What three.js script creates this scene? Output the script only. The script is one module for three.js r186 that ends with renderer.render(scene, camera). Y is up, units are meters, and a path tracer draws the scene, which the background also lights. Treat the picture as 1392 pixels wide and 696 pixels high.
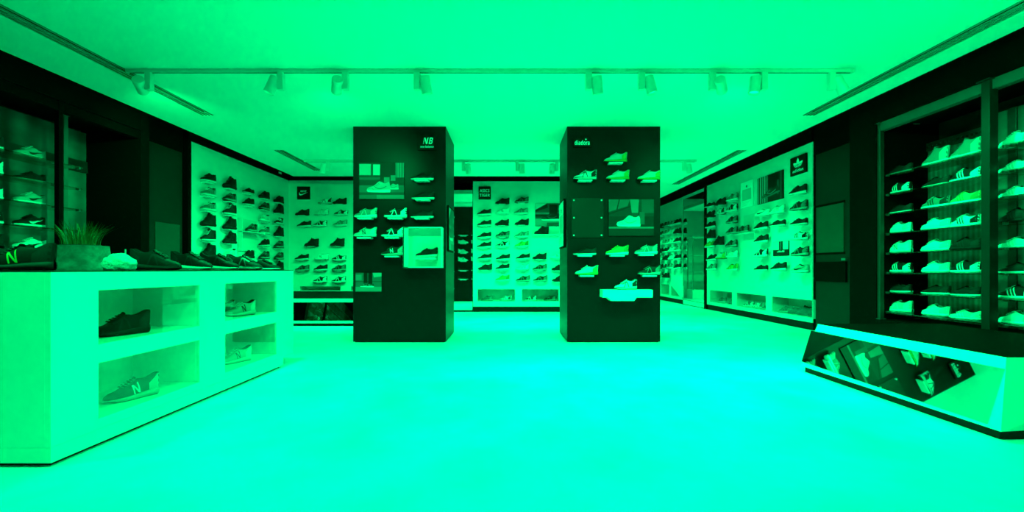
import * as THREE from 'three';
import { RoundedBoxGeometry } from 'three/addons/geometries/RoundedBoxGeometry.js';
import { mergeGeometries, mergeVertices } from 'three/addons/utils/BufferGeometryUtils.js';

// ------------------------------------------------------------------ camera, light colour, exposure
const F = 650, U0 = 692, V0 = 366, EYE = 1.0;            // focal length and principal point, in pixels of the 1392x696 frame
const scene = new THREE.Scene();
scene.background = new THREE.Color(0, 0, 0);
const camera = new THREE.PerspectiveCamera(2 * Math.atan(348 / F) * 180 / Math.PI, 2, 0.05, 80);
camera.position.set(0, EYE, 0);
camera.lookAt(0, EYE, -1);
camera.setViewOffset(1392, 696, 696 - U0, 348 - V0, 1392, 696);
const renderer = new THREE.WebGLRenderer({ antialias: true });
renderer.toneMapping = THREE.LinearToneMapping;
renderer.toneMappingExposure = 1.18;
renderer.shadowMap.enabled = true;
const LAMP = new THREE.Color().setRGB(0.0, 1.0, 0.19);  // the gelled green of every lamp in the shop
const SPOT_CD = 30;

// ------------------------------------------------------------------ helpers
let seed = 7;
const rnd = () => { seed = (seed * 1664525 + 1013904223) >>> 0; return seed / 4294967296; };
const used = {};
function numbered(n) { const k = used[n] = (used[n] ?? -1) + 1; return k ? `${n}_${String(k).padStart(3, '0')}` : n; }
const onZ = (u, v, D) => new THREE.Vector3((u - U0) * D / F, EYE - (v - V0) * D / F, -D);
const onX = (u, v, X) => { const s = (u - U0) / X; return new THREE.Vector3(X, EYE - (v - V0) / s, -F / s); };
const dX = (u, X) => -F * X / (u - U0);                   // world z of pixel column u on the plane x = X
function onPlane(u, v, p, n) {
  const d = new THREE.Vector3((u - U0) / F, -(v - V0) / F, -1), o = new THREE.Vector3(0, EYE, 0);
  return o.addScaledVector(d, p.clone().sub(o).dot(n) / d.dot(n));
}
const lin = (r, g = r, b = r) => new THREE.Color().setRGB(r, g, b);
const std = (c, roughness = 0.7, more = {}) => new THREE.MeshStandardMaterial({ color: Array.isArray(c) ? lin(...c) : lin(c), roughness, ...more });
const matte = (c, roughness, specularIntensity) => new THREE.MeshPhysicalMaterial({ color: Array.isArray(c) ? lin(...c) : lin(c), roughness, specularIntensity });
function box(x0, x1, y0, y1, z0, z1, r = 0) {
  const w = Math.abs(x1 - x0), h = Math.abs(y1 - y0), d = Math.abs(z1 - z0);
  const g = r ? new RoundedBoxGeometry(w, h, d, 1, Math.min(r, w / 2.1, h / 2.1, d / 2.1)) : new THREE.BoxGeometry(w, h, d);
  g.translate((x0 + x1) / 2, (y0 + y1) / 2, (z0 + z1) / 2); return g;
}
function cyl(r0, r1, h, seg = 16) { return new THREE.CylinderGeometry(r0, r1, h, seg); }
function obj(name, geos, mat, parent = scene) {
  let g = geos;
  if (Array.isArray(geos)) g = geos.length === 1 ? geos[0] : mergeGeometries(geos.map(q => { const c = q.index ? q.toNonIndexed() : q.clone(); for (const k of Object.keys(c.attributes)) if (!['position', 'normal', 'uv'].includes(k)) c.deleteAttribute(k); return c; }));
  const m = new THREE.Mesh(g, mat);
  m.name = parent === scene ? numbered(name) : name;
  m.castShadow = m.receiveShadow = true; parent.add(m); return m;
}
function thing(name, label, category, pos = [0, 0, 0], turn = 0, group) {
  const o = new THREE.Group(); o.name = numbered(name); scene.add(o);
  if (pos.isVector3) o.position.copy(pos); else o.position.set(...pos);
  o.rotation.y = turn; o.userData = { label, category }; if (group) o.userData.group = group; return o;
}
function tag(o, label, category, group) { o.userData = { label, category }; if (group) o.userData.group = group; return o; }
function struct(name, geos, mat, label, category) { const o = obj(name, geos, mat); o.userData = { kind: 'structure', label, category }; return o; }
function structG(name, label, category) { const o = new THREE.Group(); o.name = numbered(name); scene.add(o); o.userData = { kind: 'structure', label, category }; return o; }

// ------------------------------------------------------------------ computed textures
function noiseField(n, cells, s) {                       // tileable value noise
  const g = []; let q = s; const r = () => { q = (q * 1664525 + 1013904223) >>> 0; return q / 4294967296; };
  for (let i = 0; i < cells * cells; i++) g.push(r());
  const out = new Float32Array(n * n);
  for (let y = 0; y < n; y++) for (let x = 0; x < n; x++) {
    const fx = x / n * cells, fy = y / n * cells, ix = Math.floor(fx), iy = Math.floor(fy);
    let a = fx - ix, b = fy - iy; a = a * a * (3 - 2 * a); b = b * b * (3 - 2 * b);
    const G = (i, j) => g[(j % cells) * cells + (i % cells)];
    out[y * n + x] = (G(ix, iy) * (1 - a) + G(ix + 1, iy) * a) * (1 - b) + (G(ix, iy + 1) * (1 - a) + G(ix + 1, iy + 1) * a) * b;
  }
  return out;
}
function fbm(n, base, oct, s) {
  const out = new Float32Array(n * n); let amp = 1, tot = 0;
  for (let o = 0; o < oct; o++) { const f = noiseField(n, base << o, s + o * 17); for (let i = 0; i < out.length; i++) out[i] += f[i] * amp; tot += amp; amp *= 0.55; }
  for (let i = 0; i < out.length; i++) out[i] /= tot; return out;
}
function texFrom(n, fn, srgb = true, rx = 1, ry = 1) {
  const d = new Uint8Array(n * n * 4);
  for (let i = 0; i < n * n; i++) { const c = fn(i % n, Math.floor(i / n), i); for (let k = 0; k < 3; k++) d[i * 4 + k] = Math.max(0, Math.min(255, Math.round(c[k] * 255))); d[i * 4 + 3] = 255; }
  const t = new THREE.DataTexture(d, n, n); t.wrapS = t.wrapT = THREE.RepeatWrapping; t.magFilter = THREE.LinearFilter; t.minFilter = THREE.LinearFilter;
  if (srgb) t.colorSpace = THREE.SRGBColorSpace; t.repeat.set(rx, ry); t.needsUpdate = true; return t;
}
const nz = fbm(512, 4, 6, 11), nz2 = fbm(512, 8, 5, 91);
const floorTex = texFrom(512, (x, y, i) => { const k = 0.93 + 0.16 * (nz[i] - 0.5) + 0.10 * (nz2[i] - 0.5); return [0.84 * k, 0.90 * k, 0.985 * k]; }, true, 4, 6);
const floorRough = texFrom(512, (x, y, i) => { const k = 0.5 + 0.4 * (nz2[i] - 0.5); return [k, k, k]; }, false, 4, 6);
const concreteTex = texFrom(512, (x, y, i) => { const fold = 0.06 * Math.sin(x / 512 * Math.PI * 2 * 14); const k = 0.40 + 0.35 * (nz[i] - 0.5) + 0.2 * (nz2[i] - 0.5) + fold; return [k, k, k]; }, true, 1, 1);
const potTex = texFrom(256, (x, y) => { const i = (y * 2) * 512 + x * 2; const k = 0.42 + 0.35 * (nz[i] - 0.5) + 0.15 * (nz2[i] - 0.5); return [k, k, k]; }, true, 4, 1);
const fineBump = texFrom(256, (x, y) => { const i = (y * 2) * 512 + x * 2; const k = nz2[i]; return [k, k, k]; }, false, 3, 3);

// ------------------------------------------------------------------ materials
const M = {
  floor: new THREE.MeshStandardMaterial({ map: floorTex, roughnessMap: floorRough, roughness: 1 }),
  ceiling: std(0.78, 0.9), white: std(0.8, 0.45), panel: std(0.74, 0.6), nicheLiner: std(0.55, 0.6),
  black: matte(0.0025, 0.6, 0.04), blackSatin: matte([0.01, 0.012, 0.012], 0.4, 0.4), column: matte([0.0035, 0.0045, 0.0055], 0.4, 0.28),
  doorDark: matte([0.008, 0.013, 0.012], 0.5, 0.3), plinth: matte(0.005, 0.6, 0.3), slot: matte(0.004, 0.8, 0.1), blade: std(0.2, 0.6),
  railWhite: std(0.6, 0.5), headWhite: std(0.62, 0.4), steel: std(0.35, 0.35, { metalness: 1 }), darkSteel: std(0.06, 0.4, { metalness: 0.7 }),
  mirror: std([0.85, 0.88, 0.87], 0.02, { metalness: 1 }),
  glass: new THREE.MeshPhysicalMaterial({ color: lin(0.93, 0.97, 0.95), roughness: 0.02, transmission: 1, thickness: 0, ior: 1.5 }),
  shelfGlass: new THREE.MeshPhysicalMaterial({ color: lin(0.55, 0.7, 0.64), roughness: 0.05, transmission: 1, thickness: 0, ior: 1.5 }),
  acrylic: std(0.62, 0.3), bracket: std(0.75, 0.35),
  lens: new THREE.MeshStandardMaterial({ color: lin(0.5), emissive: LAMP, emissiveIntensity: 2.2, roughness: 0.4 }),
  concrete: new THREE.MeshStandardMaterial({ map: concreteTex, bumpMap: concreteTex, bumpScale: 0.01, roughness: 0.8 }),
  pot: new THREE.MeshStandardMaterial({ map: potTex, bumpMap: potTex, bumpScale: 0.004, roughness: 0.9 }),
  rock: std(0.5, 0.85, { bumpMap: fineBump, bumpScale: 0.006 }), soil: std(0.03, 1), grass: std([0.05, 0.13, 0.03], 0.7),
};

// ------------------------------------------------------------------ main dimensions (metres)
const CEIL = 2.95, XL = -5.17, XR = 4.95, DB = 11.2, DEND = 17.0, ZF = 2.6, XRET = 2.05;
const CXL = -4.52, CXR = 4.14, CDB = 10.03, CDE = 16.0;     // edges of the hung white ceiling
const DC = 6.53, DC2 = 7.5;                                 // front and back of the two columns

// ------------------------------------------------------------------ room shell
struct('floor', box(-6.2, 5.9, -0.12, 0, -DEND - 0.5, ZF), M.floor, 'pale seamless resin floor of the shop', 'floor');
struct('wall_left', box(-5.85, -5.7, 0, 3.6, -DB - 0.5, ZF), M.black, 'black wall behind the display panel and shelves beside the counter', 'wall');
struct('wall_back', box(-5.85, XRET, 0, 3.6, -DB - 0.55, -DB - 0.4), M.black, 'black wall behind the corner panel, mirror and square-sign panel', 'wall');
struct('wall_return', box(XRET, XRET + 0.12, 0, 3.6, -DEND, -DB), M.black, 'black side wall of the deep end of the shop', 'wall');
struct('wall_end', box(XRET, 5.7, 0, 3.6, -DEND - 0.15, -DEND), M.panel, 'white wall at the far end beyond the tall mirror', 'wall');
struct('wall_right', box(5.5, 5.65, 0, 3.6, -DEND, ZF), M.black, 'black wall behind the trefoil panel and glass shelves', 'wall');
struct('wall_front', box(-5.85, 5.65, 0, 3.6, ZF, ZF + 0.15), M.black, 'black wall facing the columns', 'wall');
struct('ceiling_perimeter', box(-5.85, 5.65, 3.5, 3.6, -DEND, ZF), M.black, 'black perimeter ceiling above the hung white ceiling', 'ceiling');
const VENTS = [[-3.82, -0.6, 6.07], [-3.78, 7.83, 9.46], [3.8, -0.6, 6.07], [3.82, 7.83, 11.0]];
const VW = 0.085;
{
  const s = new THREE.Shape();
  const D0 = -ZF + 0.02;
  [[CXL, D0], [CXR, D0], [CXR, CDE], [XRET + 0.2, CDE], [XRET + 0.2, CDB], [CXL, CDB]].forEach(([x, d], i) => i ? s.lineTo(x, d) : s.moveTo(x, d));
  for (const [x, d0, d1] of VENTS) { const h = new THREE.Path(); [[x - VW, d0], [x - VW, d1], [x + VW, d1], [x + VW, d0]].forEach(([a, b], i) => i ? h.lineTo(a, b) : h.moveTo(a, b)); h.closePath(); s.holes.push(h); }
  const g = new THREE.ExtrudeGeometry(s, { depth: 0.1, bevelEnabled: false });
  g.rotateX(-Math.PI / 2); g.translate(0, CEIL, 0);        // shape (x, d) -> (x, y, -d)
  struct('ceiling', g, M.ceiling, 'white hung ceiling with slot vents and spotlight rails', 'ceiling');
}
VENTS.forEach(([x, d0, d1], k) => {
  const t = thing('slot_vent', ['long triple-slot air vent in the ceiling above the white counter', 'short slot air vent in the ceiling before the corner panel', 'long triple-slot air vent in the ceiling above the mirrored bench', 'slot air vent in the ceiling alongside the trefoil panel'][k], 'vent', [x, CEIL, 0], 0, 'ceiling slot vents');
  obj('backing', box(-VW + 0.001, VW - 0.001, 0.05, 0.06, -d1 + 0.002, -d0 - 0.002), M.slot, t);
  for (let i = 0; i < 4; i++) { const c = -VW + 0.022 + i * (2 * VW - 0.044) / 3; obj('blade', box(c - 0.007, c + 0.007, -0.002, 0.006, -d1 + 0.002, -d0 - 0.002), M.blade, t); }
});

// ------------------------------------------------------------------ track lighting
function rail(name, D, x0, x1, label) {
  const t = thing(name, label, 'light rail', [0, CEIL, -D]);
  obj('track', box(x0, x1, -0.035, 0, -0.018, 0.018, 0.004), M.railWhite, t);
  obj('end_cap', box(x0 - 0.02, x0, -0.036, 0, -0.02, 0.02, 0.004), M.headWhite, t);
  obj('end_cap', box(x1, x1 + 0.02, -0.036, 0, -0.02, 0.02, 0.004), M.headWhite, t);
  obj('conductor_groove', box(x0 + 0.01, x1 - 0.01, -0.037, -0.034, -0.006, 0.006), M.slot, t);
  return t;
}
function spot(x, D, aim, label, group, cd = SPOT_CD, angle = 1.3) {
  const t = thing('track_spotlight', label, 'spotlight', [x, CEIL - 0.035, -D], 0, group);
  obj('adapter', box(-0.03, 0.03, -0.17, 0, -0.03, 0.03, 0.006), M.headWhite, t);
  const a = new THREE.Vector3(...aim).sub(new THREE.Vector3(x, CEIL - 0.15, -D)).normalize();
  const side = new THREE.Vector3(Math.sign(aim[0] - x) || 1, 0, 0);
  const c = new THREE.Vector3(0, -0.12, 0).addScaledVector(side, 0.085);
  const arm = cyl(0.012, 0.012, 0.09, 10); arm.rotateZ(Math.PI / 2); arm.translate(side.x * 0.04, -0.11, 0); obj('swivel_arm', arm, M.headWhite, t);
  const q = new THREE.Quaternion().setFromUnitVectors(new THREE.Vector3(0, -1, 0), a);
  const prof = [[0, 0.085], [0.046, 0.085], [0.052, 0.08], [0.052, -0.085], [0.047, -0.085], [0.045, -0.06]].map(p => new THREE.Vector2(...p));
  const body = new THREE.LatheGeometry(prof.reverse(), 24); body.applyQuaternion(q); body.translate(c.x, c.y, c.z);
  const h = obj('lamp_head', body, M.headWhite, t);
  const l = cyl(0.046, 0.046, 0.006, 24); l.translate(0, -0.06, 0); l.applyQuaternion(q); l.translate(c.x, c.y, c.z); obj('lens', l, M.lens, h);
  const L = new THREE.SpotLight(LAMP, cd, 0, angle, 1, 2);
  L.position.copy(c).addScaledVector(a, 0.10); t.add(L);
  L.target.position.copy(c).addScaledVector(a, 1); t.add(L.target);
  L.name = 'lamp'; L.target.name = 'lamp_target';
  L.castShadow = true; L.shadow.mapSize.set(512, 512); L.shadow.radius = 3; L.shadow.bias = -0.002;
}
const RH = 1.93, D1 = F * RH / (366 - 97), D2 = F * RH / (366 - 219);
rail('light_rail', D1, (175 - U0) * D1 / F, (1157 - U0) * D1 / F, 'long white spotlight rail on the ceiling before the two black columns');
rail('light_rail', D2, (415 - U0) * D2 / F, (945 - U0) * D2 / F, 'white spotlight rail on the ceiling behind the two black columns');
rail('light_rail', 2.1, -3.6, 3.3, 'white spotlight rail above the shop entrance');
const ordw = ['first', 'second', 'third', 'fourth', 'fifth', 'sixth', 'seventh', 'eighth', 'ninth', 'tenth'];
[[203, -1.5, 1.1, -4.0], [382, -1.2, 0, 0.2], [470, -1.9, 0.6, -4.5], [567, 0.4, 0, -0.5], [800, 0.4, 0, -0.6], [872, 0.7, 0, 0.2], [968, 2.6, 0.8, -4.2], [1038, -0.5, 0, 0.3], [1130, 1.25, 0.6, 0.1]].forEach(([u, ax, ay, az], i) => {
  const x = (u - U0) * D1 / F; spot(x, D1, [x + ax, ay, -D1 + az], `white cylinder spotlight, ${ordw[i]} from the counter end of the front ceiling rail`, 'front rail spotlights', az < -2 ? SPOT_CD * (i === 6 ? 0.42 : 0.6) : i === 8 ? SPOT_CD * 0.8 : i === 1 || i === 7 ? SPOT_CD * 1.35 : SPOT_CD, i === 8 ? 1.1 : az < -2 ? 0.85 : 1.3);
});
[[446, -0.7, -0.3], [540, -0.6, -1.4], [630, 0.1, -1.4], [703, 0.1, -0.4], [757, -0.1, -1.4], [840, 0.4, -0.6], [930, 0.6, -0.3]].forEach(([u, ax, az], i) => {
  const x = (u - U0) * D2 / F; spot(x, D2, [x + ax, 0, -D2 + az], `white cylinder spotlight, ${ordw[i]} from the counter side on the rear ceiling rail`, 'rear rail spotlights', SPOT_CD * 1.0, 1.2);
});
[-3.0, -1.3, 0, 1.3, 2.8].forEach((x, i) => spot(x, 2.1, i === 4 ? [4.4, 1.1, -4.6] : [x, 0, -2.2], `white cylinder spotlight, ${ordw[i]} from the counter side on the entrance rail`, 'entrance rail spotlights', SPOT_CD * 0.7));
spot(3.2, 12.6, [3.4, 0, -12.8], 'white cylinder spotlight on the ceiling of the deep end, before the tall mirror', 'deep end spotlights');
spot(3.2, 14.6, [3.4, 0, -14.6], 'white cylinder spotlight on the ceiling of the deep end, near the end wall', 'deep end spotlights');
for (const [u, v, lb] of [[75, 108, 'small pale wall light on the black band above the potted grass'], [381, 235, 'small pale wall light on the black band by the room corner']]) {
  const p = onX(u, v, XL + 0.02);
  const t = thing('wall_light', lb, 'light', [XL, p.y, p.z]); obj('housing', box(0, 0.025, -0.02, 0.02, -0.06, 0.06, 0.004), M.headWhite, t); obj('diffuser', box(0.004, 0.028, -0.012, 0.012, -0.045, 0.045), M.white, t);
}

// ------------------------------------------------------------------ sneakers
const lerpTab = (tab, t) => { for (let i = 1; i < tab.length; i++) if (t <= tab[i][0]) { const [a, va] = tab[i - 1], [b, vb] = tab[i]; let k = (t - a) / (b - a); k = k * k * (3 - 2 * k) * 0.5 + k * 0.5; return va + (vb - va) * k; } return tab[tab.length - 1][1]; };
const W_TAB = [[0, 0.002], [0.015, 0.018], [0.05, 0.029], [0.12, 0.039], [0.25, 0.047], [0.36, 0.048], [0.52, 0.041], [0.68, 0.037], [0.82, 0.037], [0.92, 0.033], [0.975, 0.022], [1, 0.004]];
const SIL = {
  runner: { H: [[0, 0.012], [0.03, 0.026], [0.1, 0.036], [0.22, 0.044], [0.36, 0.066], [0.46, 0.082], [0.54, 0.089], [0.6, 0.085], [0.68, 0.075], [0.78, 0.073], [0.87, 0.082], [0.95, 0.096], [1, 0.094]], sole: [[0, 0.018], [0.15, 0.021], [0.45, 0.027], [0.75, 0.037], [1, 0.042]], spring: 0.014, tongue: 0.013 },
  court: { H: [[0, 0.012], [0.03, 0.026], [0.1, 0.035], [0.22, 0.042], [0.36, 0.064], [0.48, 0.083], [0.55, 0.086], [0.62, 0.079], [0.7, 0.067], [0.8, 0.064], [0.9, 0.071], [0.97, 0.081], [1, 0.079]], sole: [[0, 0.024], [0.2, 0.026], [1, 0.03]], spring: 0.007, tongue: 0.012 },
  mid: { H: [[0, 0.014], [0.03, 0.03], [0.1, 0.042], [0.22, 0.052], [0.36, 0.082], [0.48, 0.118], [0.56, 0.142], [0.63, 0.14], [0.72, 0.128], [0.82, 0.124], [0.92, 0.13], [0.98, 0.134], [1, 0.13]], sole: [[0, 0.024], [0.3, 0.027], [1, 0.036]], spring: 0.01, tongue: 0.018 },
  slim: { H: [[0, 0.01], [0.03, 0.02], [0.1, 0.029], [0.22, 0.035], [0.36, 0.05], [0.48, 0.066], [0.55, 0.072], [0.62, 0.066], [0.7, 0.056], [0.8, 0.054], [0.9, 0.062], [0.97, 0.074], [1, 0.072]], sole: [[0, 0.014], [0.3, 0.015], [1, 0.021]], spring: 0.008, tongue: 0.01 },
};
const SL = 0.3, T_OPEN = 0.53;
const TS = []; for (let i = 0; i <= 26; i++) { const k = i / 26; TS.push(0.5 - 0.5 * Math.cos(Math.PI * k) * (0.75 + 0.25 * Math.abs(Math.cos(Math.PI * k)))); }
TS[0] = 0; TS[26] = 1;
function gridGeo(rows, closed = false) {
  const n = rows[0].length, pos = [], idx = [];
  rows.forEach(r => r.forEach(p => pos.push(p[0], p[1], p[2])));
  for (let i = 0; i < rows.length - 1; i++) for (let j = 0; j < n - (closed ? 0 : 1); j++) { const a = i * n + j, b = i * n + (j + 1) % n, c = a + n, d = b + n; idx.push(a, c, b, b, c, d); }
  const g = new THREE.BufferGeometry(); g.setAttribute('position', new THREE.Float32BufferAttribute(pos, 3)); g.setAttribute('uv', new THREE.Float32BufferAttribute(new Float32Array(pos.length / 3 * 2), 2)); g.setIndex(idx); g.computeVertexNormals(); return g;
}
function shoeGeos(sil) {
  const P = SIL[sil];
  const w = t => lerpTab(W_TAB, t), H = t => lerpTab(P.H, t), so = t => lerpTab(P.sole, t), x = t => -SL / 2 + SL * t;
  const skew = t => 0.008 * Math.sin(Math.PI * Math.min(1, t * 1.3));   // last curves inwards
  const rim = t => t < 0.2 ? 0.5 : t < T_OPEN ? 0.42 : 0.42 + 0.3 * Math.min(1, (t - T_OPEN) / 0.1);
  const CS = [[0, 1.0, 0], [0.2, 1.05, 0.2], [0.45, 1.03, 0.48], [0.72, 0.9, 0.78], [0.9, null, 0.93], [1, null, 1]];
  const wide = (a, t) => a === 0.9 ? rim(t) * 0.45 + 0.9 * 0.55 * (sil === 'mid' && t > 0.5 ? 1 : 0.96) : rim(t);
  const heelLean = (t, y) => t > 0.9 ? (t - 0.9) * 10 * 0.008 * (y / 0.08) : 0;
  const sidePt = (t, a, s, off = 0) => {
    let i = 1; while (i < CS.length - 1 && a > CS[i][0]) i++;
    const A = CS[i - 1], B = CS[i], k = (a - A[0]) / (B[0] - A[0]);
    const fa = A[1] ?? wide(A[0], t), fb = B[1] ?? wide(B[0], t);
    const yy = (A[2] + (B[2] - A[2]) * k) * H(t), top = t < T_OPEN ? 0.95 : 1;
    const hw = w(t) * (fa + (fb - fa) * k) + off;
    return [x(t) + heelLean(t, yy), so(t) - 0.003 + yy * top + off * (a > 0.7 ? 0.7 : 0), s * hw + skew(t) - 0.004];
  };
  const AA = CS.map(c => c[0]);
  const geos = {};
  const up = [-1, 1].map(s => { const g = gridGeo(TS.map(t => AA.map(a => sidePt(t, a, s)))); if (s > 0) return g; return g; });
  const vampT = TS.filter(t => t < T_OPEN);
  const vamp = gridGeo(vampT.map(t => [1, 0.5, 0, -0.5, -1].map(k => { const p = sidePt(t, 1, 1), q = sidePt(t, 1, -1); return [p[0], p[1] + H(t) * 0.05 * (1 - k * k), (p[2] + q[2]) / 2 + (p[2] - q[2]) / 2 * k]; })));
  geos.upper = mergeGeometries([...up, vamp]);
  const lt = TS.filter(t => t >= T_OPEN - 0.05);
  geos.lining = gridGeo(lt.map(t => [1, 0.94, 0.8, 0.5, -0.5, -0.8, -0.94, -1].map(k => {
    const p = sidePt(t, 1, 1), q = sidePt(t, 1, -1), e = Math.abs(k); const c = (p[2] + q[2]) / 2, h = (p[2] - q[2]) / 2;
    const y = e === 1 ? p[1] : e === 0.94 ? p[1] + 0.004 : e === 0.8 ? p[1] - 0.012 : so(t) + 0.012; return [p[0] - (t > 0.97 ? 0.004 : 0), y, c + h * k];
  })));
  geos.sole = gridGeo(TS.map(t => {
    const yb = P.spring * Math.max(0, (0.25 - t) / 0.25) ** 2 + (t > 0.93 ? (t - 0.93) * 0.06 : 0) + 0.005, yt = so(t) + 0.002, a = w(t) + 0.003, b = w(t) + 0.006, c = skew(t) - 0.004, e = t < 0.5 ? -0.002 : 0.004 * Math.max(0, (t - 0.8) * 5);
    return [[x(t) + e, yt, a + c], [x(t) + e, (yt + yb) / 2, b + c], [x(t) + e, yb, a + c], [x(t) + e, yb, -a + c], [x(t) + e, (yt + yb) / 2, -b + c], [x(t) + e, yt, -a + c]];
  }), true);
  geos.outsole = gridGeo(TS.map(t => {
    const yb = P.spring * Math.max(0, (0.25 - t) / 0.25) ** 2 + (t > 0.93 ? (t - 0.93) * 0.06 : 0), a = w(t) + 0.003, c = skew(t) - 0.004;
    return [[x(t), yb + 0.006, a + c], [x(t), yb, a + c - 0.002], [x(t), yb, -a + c + 0.002], [x(t), yb + 0.006, -a + c]];
  }), true);
  const tg = []; for (let i = 0; i <= 5; i++) { const t = 0.3 + 0.25 * i / 5, p = sidePt(t, 1, 1), q = sidePt(t, 1, -1), c = (p[2] + q[2]) / 2, lift = i === 5 ? P.tongue : P.tongue * (i / 5) ** 3 * 0.8 + 0.003; const hw = 0.019 + 0.003 * i / 5; const px = p[0] - (i === 5 ? 0.002 : 0); tg.push([[px, p[1] + lift - 0.004, c + hw], [px - 0.003, p[1] + lift + 0.003, c + hw * 0.6], [px - 0.004, p[1] + lift + 0.005, c], [px - 0.003, p[1] + lift + 0.003, c - hw * 0.6], [px, p[1] + lift - 0.004, c - hw], [px + 0.006, p[1] + lift - 0.004, c]]); }
  geos.tongue = gridGeo(tg, true);
  const lc = []; for (let i = 0; i < 5; i++) { const t = 0.29 + i * 0.05, p = sidePt(t, 1, 1), q = sidePt(t, 1, -1); const g = new THREE.BoxGeometry(0.008, 0.004, (p[2] - q[2]) + 0.014); g.rotateZ(0.5); g.translate(p[0], p[1] + 0.007 + H(t) * 0.05, (p[2] + q[2]) / 2); lc.push(g); }
  geos.laces = mergeGeometries(lc);
  const ribbon = pts => [-1, 1].map(s => gridGeo(pts.map(([t, a, hw]) => [-1, -0.33, 0.33, 1].map(k => sidePt(Math.min(0.99, Math.max(0.01, t + hw * k)), a, s, 0.002)))));
  const both = (...list) => [0, 1].map(i => mergeGeometries(list.map(l => l[i])));
  const vrib = pts => [-1, 1].map(s => gridGeo(pts.map(([t, a, hw]) => [-1, -0.33, 0.33, 1].map(k => sidePt(t, Math.min(0.99, Math.max(0.0, a + hw * k)), s, 0.002)))));
  const line = (t0, a0, t1, a1, hw, n = 5) => Array.from({ length: n + 1 }, (_, i) => [t0 + (t1 - t0) * i / n, a0 + (a1 - a0) * i / n, hw]);
  geos.stripes = [0, 1, 2].flatMap(i => ribbon(line(0.43 + i * 0.075, 0.0, 0.36 + i * 0.07, 0.92, 0.016)));
  geos.swoosh = vrib([[0.3, 0.55, 0.02], [0.34, 0.36, 0.12], [0.42, 0.26, 0.13], [0.52, 0.3, 0.1], [0.62, 0.42, 0.07], [0.74, 0.58, 0.045], [0.86, 0.74, 0.02]]);
  geos.letter = both(ribbon(line(0.47, 0.12, 0.43, 0.82, 0.012)), ribbon(line(0.44, 0.8, 0.56, 0.14, 0.014)), ribbon(line(0.57, 0.12, 0.53, 0.82, 0.012)));
  geos.heel_counter = vrib([[0.76, 0.3, 0.3], [0.82, 0.36, 0.36], [0.88, 0.42, 0.42], [0.94, 0.48, 0.48], [0.985, 0.48, 0.48]]);
  geos.toe_cap = vrib([[0.02, 0.3, 0.3], [0.06, 0.26, 0.26], [0.12, 0.22, 0.22], [0.2, 0.16, 0.16], [0.3, 0.1, 0.1], [0.42, 0.07, 0.07]]);
  geos.overlay = both(ribbon(line(0.36, 0.05, 0.47, 0.92, 0.02)), ribbon(line(0.6, 0.05, 0.5, 0.92, 0.018)), vrib([[0.3, 0.86, 0.08], [0.38, 0.86, 0.09], [0.46, 0.86, 0.09], [0.52, 0.86, 0.09]]));
  return geos;
}
const geoCache = {}, matCache = {};
const K = { black: [0.008, 0.008, 0.009], coal: [0.017, 0.018, 0.019], grey: [0.15, 0.15, 0.15], mid: [0.36, 0.36, 0.35], pale: [0.58, 0.58, 0.57], white: [0.8, 0.8, 0.79], lime: [0.35, 0.42, 0.06], olive: [0.16, 0.2, 0.05], green: [0.12, 0.4, 0.14], gum: [0.3, 0.18, 0.08], navy: [0.015, 0.02, 0.05] };
const shoeMat = c => matCache[c] ??= matte(K[c], 0.65, c === 'black' || c === 'coal' ? 0.3 : 0.8);
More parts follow.
